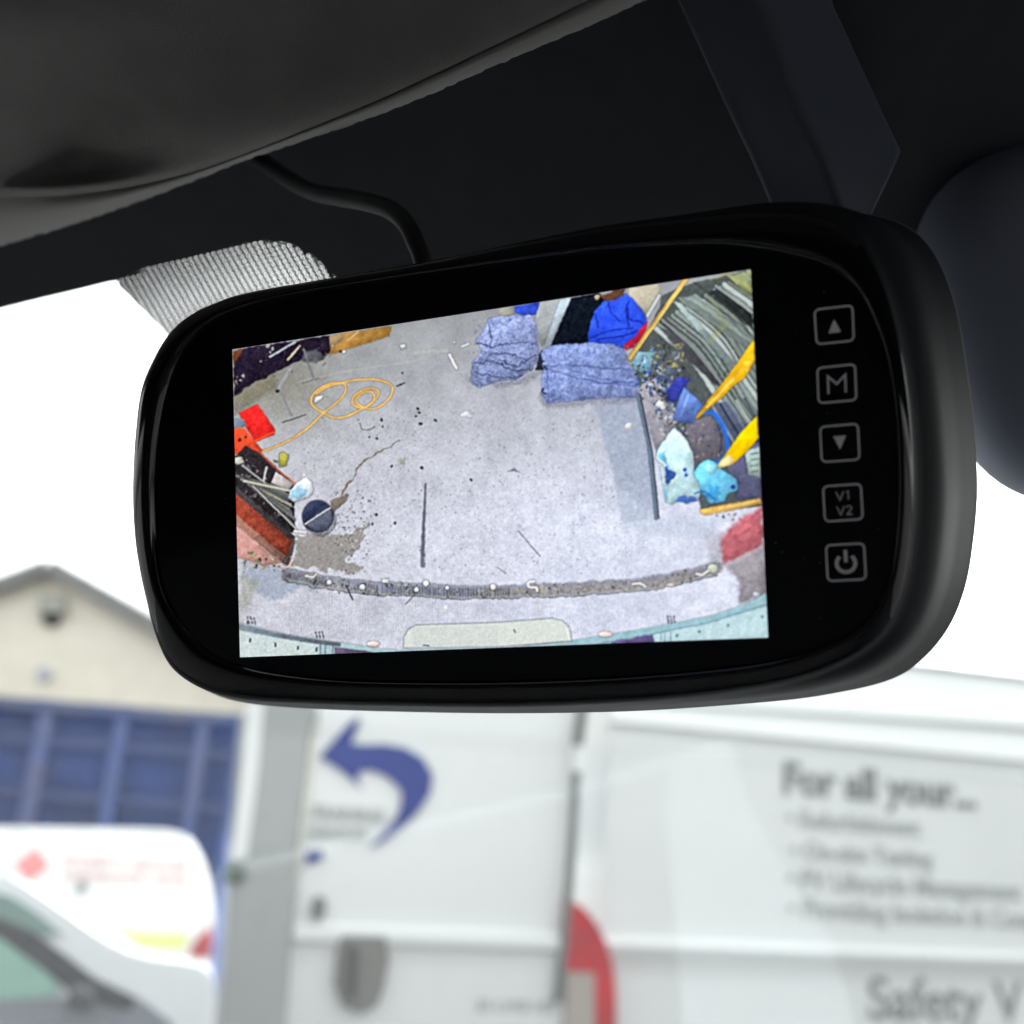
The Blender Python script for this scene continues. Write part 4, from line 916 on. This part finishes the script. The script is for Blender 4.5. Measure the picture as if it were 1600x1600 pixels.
# ------------------------------------------------ large white van
al = math.radians(15); SR = Vector((math.cos(al), math.sin(al), 0)); SN = Vector((math.sin(al), -math.cos(al), 0))     # along its side; out of its side
S0 = P(1010, 1300, 3.4)
def sp(u, v, off=0): return hit(u, v, S0+SN*off, SN)
def along(u): return (sp(u, 1300)-S0).dot(SR)
def zat(v, u=1300): return sp(u, v).z
M_wvan = mat('van_white', (.66, .675, .67), .35, spec=.5, coat=.25, noise=.03, nscale=2); M_vgrey = mat('channel_grey', (.46, .48, .47), .6)
big = thing('panel_van', Vector((S0.x+1, S0.y+1, 0)), 'large white panel van with a blue arrow and grey lettering filling the right background', 'van')
zg = sp(1010, 1140).z; zr = sp(1010, 955).z; zs = sp(1010, 1484).z
prof = [(0.02, .35), (0, .5), (0, zs-.10), (.004, zs-.02), (.022, zs), (.022, zs+.018), (-.012, zs+.035), (-.012, zg-.045), (-.03, zg-.035), (-.03, zg+.012), (-.004, zg+.02), (-.03, zg+.06), (-.09, zr-.07), (-.15, zr-.02), (-.25, zr+.01), (-.95, zr+.05)]
def extr(name, s0, s1, prof, m, parent, close=False):
    rows = [[S0+SR*s+SN*o_+UP*(z-S0.z) for o_, z in prof] for s in (s0, s1)]
    return grid(name, rows, m, parent, True)
sE = along(960)
def bodypart(name, u0, s1, m):
    s0 = along(u0)
    o_ = extr(name, s0, s1, prof, m, big); o_.modifiers.new('edge', 'EDGE_SPLIT').split_angle = math.radians(50); return o_
bodypart('side_panel', 950, along(950)+4.8, M_wvan)
s0 = along(950); rear = [S0+SR*s0+SN*(o_-.001)+UP*(z-S0.z) for o_, z in prof]
back = [S0+SR*s0+SN*(-1.9-o_)+UP*(z-S0.z) for o_, z in reversed(prof)]
slab('rear_panel', rear+back, SR*.03, M_wvan, big)
dprof = [(-.03, .45), (-.005, .5), (-.005, zs-.06), (0, zs-.02), (.02, zs), (.02, zs+.03), (-.01, zs+.045), (-.012, zg-.06), (-.02, zg+.05), (-.07, zr-.05)]
def panel(name, u0, u1, off, m):
    a_, b_ = along(u0), along(u1)
    q = [S0+SR*a_+SN*(o_+off)+UP*(z-S0.z) for o_, z in dprof]+[S0+SR*a_+SN*(-.05)+UP*(z-S0.z) for z in (dprof[-1][1], dprof[0][1])]
    return slab(name, q, SR*(b_-a_), m, big)
dr = panel('rear_door', 476, 900, .03, M_wvan)
# door edge: a greyer pillar whose left edge leans with the body
M_pillar = mat('pillar_grey', (.30, .315, .31), .4, spec=.5, coat=.2)
for a_, b_, th in (((960, 1092), (2300, 1178), 5),):
    slab('roof_seam', [sp(a_[0], a_[1], -.03), sp(b_[0], b_[1], -.03), sp(b_[0], b_[1]+th, -.03), sp(a_[0], a_[1]+th, -.03)], -SN*.02, M_vgrey, big)
q_ = [S0+SR*s_+SN*-.10+UP*(z_-S0.z) for s_, z_ in ((along(960), zr-.062), (along(950)+4.8, zr-.062), (along(950)+4.8, zr-.048), (along(960), zr-.048))]
slab('roof_seam', q_, SN*.02, M_vgrey, big)
pl = [(404, 1090), (497, 1090), (491, 1116), (468, 1330), (447, 1600), (440, 1760), (335, 1760), (343, 1600), (362, 1330), (378, 1116)]
slab('corner_pillar', [sp(u, v, .06) for u, v in pl], -SN*.35, M_pillar, big, bevel=.02)
hl = [(386, 1100), (412, 1100), (404, 1200), (385, 1345), (362, 1345), (378, 1200)]
slab('pillar_highlight', [sp(u, v, .066) for u, v in hl], -SN*.02, M_wvan, big, bevel=.004)  # white strip standing in for the highlight down the pillar
M_seal = mat('rubber_seal', (.15, .165, .155), .6)
tube('door_seal', [sp(u, v, .05) for u, v in ((912, 1100), (903, 1165))], .018, M_seal, big)
tube('door_seal', [sp(u, v, .05) for u, v in ((901, 1205), (890, 1380), (872, 1565))], .014, M_seal, big)
tube('door_hinge', [sp(u, v, .055) for u, v in ((904, 1166), (901, 1206))], .02, M_wvan, big)
tl_ = spline([(884, 1408, 0), (905, 1414, 0), (930, 1440, 0), (951, 1484, 0), (961, 1535, 0), (963, 1640, 0), (960, 1740, 0)], 5, False)
tp = [(q.x, q.y) for q in tl_]+[(930, 1740), (930, 1520), (884, 1518)]
li = slab('tail_light', [sp(u, v, .052) for u, v in tp], -SN*.06, M_red, big)
slab('clear_lens', [sp(u, v, .050) for u, v in ((886, 1518), (936, 1520), (936, 1740), (880, 1740))], -SN*.05, mat('clear_lens', (.36, .32, .29), .3, spec=.6), li)
def K3(x, y): return (340+x/3.077, 1080+y/3.077)
ar = [(488, 318), (560, 235), (640, 150), (664, 132), (690, 128), (672, 180), (640, 250), (700, 258), (800, 254), (900, 272), (985, 320), (1035, 400), (1022, 495), (962, 585), (880, 662), (800, 722), (722, 762), (790, 690), (860, 610), (882, 545), (886, 488), (852, 442), (797, 402), (738, 382), (686, 384), (670, 424), (700, 478), (640, 420), (560, 360)]
M_logo = mat('blue_vinyl', (.008, .030, .21), .5)
slab('arrow_emblem', [sp(*K3(x, y), .0315+.0) for x, y in ar], -SN*.0025, M_logo, dr)
M_let = mat('grey_lettering', (.21, .225, .22), .5); M_letm = mat('mid_lettering', (.37, .39, .38), .5); M_letl = mat('pale_lettering', (.36, .38, .37), .5)
# baseline directions seen on the van's side
for s_, u, v, h, mm, off, par, b_ in (('TRAINING', 486, 1276, .033, M_letl, .032, dr, .003), ('SERVICES', 482, 1306, .030, M_letl, .032, dr, .001),
        ('For all your...', 1222, 1238, .105, M_let, -.009, big, .006), ('\u2022 Refurbishment', 1228, 1290, .058, M_letm, -.009, big, .002), ('\u2022 On-site Testing', 1235, 1340, .058, M_letm, -.009, big, .002),
        ('\u2022 PV Lifecycle Management', 1228, 1386, .062, M_letm, -.009, big, .002), ('\u2022 Providing Isolation & Control', 1230, 1432, .062, M_letm, -.009, big, .002),
        ('Safety V', 1356, 1592, .135, M_let, .003, big, .003), ('35 LWB HD', 742, 1580, .035, M_letl, .026, dr, .001)):
    text_obj('lettering', s_, sp(u, v, off), SR, UP, h, mm, par, b_)
M_hand = mat('handle_grey', (.17, .17, .16), .6)
hr = [(533, 1462), (604, 1464), (608, 1500), (600, 1545), (588, 1572), (566, 1584), (538, 1575), (523, 1540), (527, 1490)]
slab('handle_recess', [sp(u, v, .054) for u, v in hr], -SN*.02, M_hand, dr, bevel=.004)
slab('handle', [sp(u, v, .07) for u, v in ((545, 1480), (560, 1478), (556, 1560), (542, 1560))], -SN*.02, mat('handle_black', (.07, .07, .07), .5), dr, bevel=.004)
slab('pillar_spot', [sp(u, v, .075) for u, v in ((352, 1352), (378, 1350), (386, 1368), (372, 1384), (350, 1378))], -SN*.02, mat('spot_green', (.06, .09, .06), .6), big, bevel=.003)  # small dark green patch on the pillar
slab('door_spot', [sp(u, v, .034) for u, v in ((476, 1332), (502, 1328), (506, 1342), (480, 1352))], -SN*.004, M_logo, dr)  # small dark blue patch at the door's left edge
cc = sp(498, 1420, .045); slab('door_stop', [cc+SR*(.022*math.cos(k*.5236))+UP*(.035*math.sin(k*.5236)) for k in range(12)], -SN*.02, M_seal, dr)
for s in (along(1010)+.55, along(950)+4.0): wheel(S0+SR*s+SN*.0+UP*(.36-S0.z), .36, .24, big, ax=-SN)
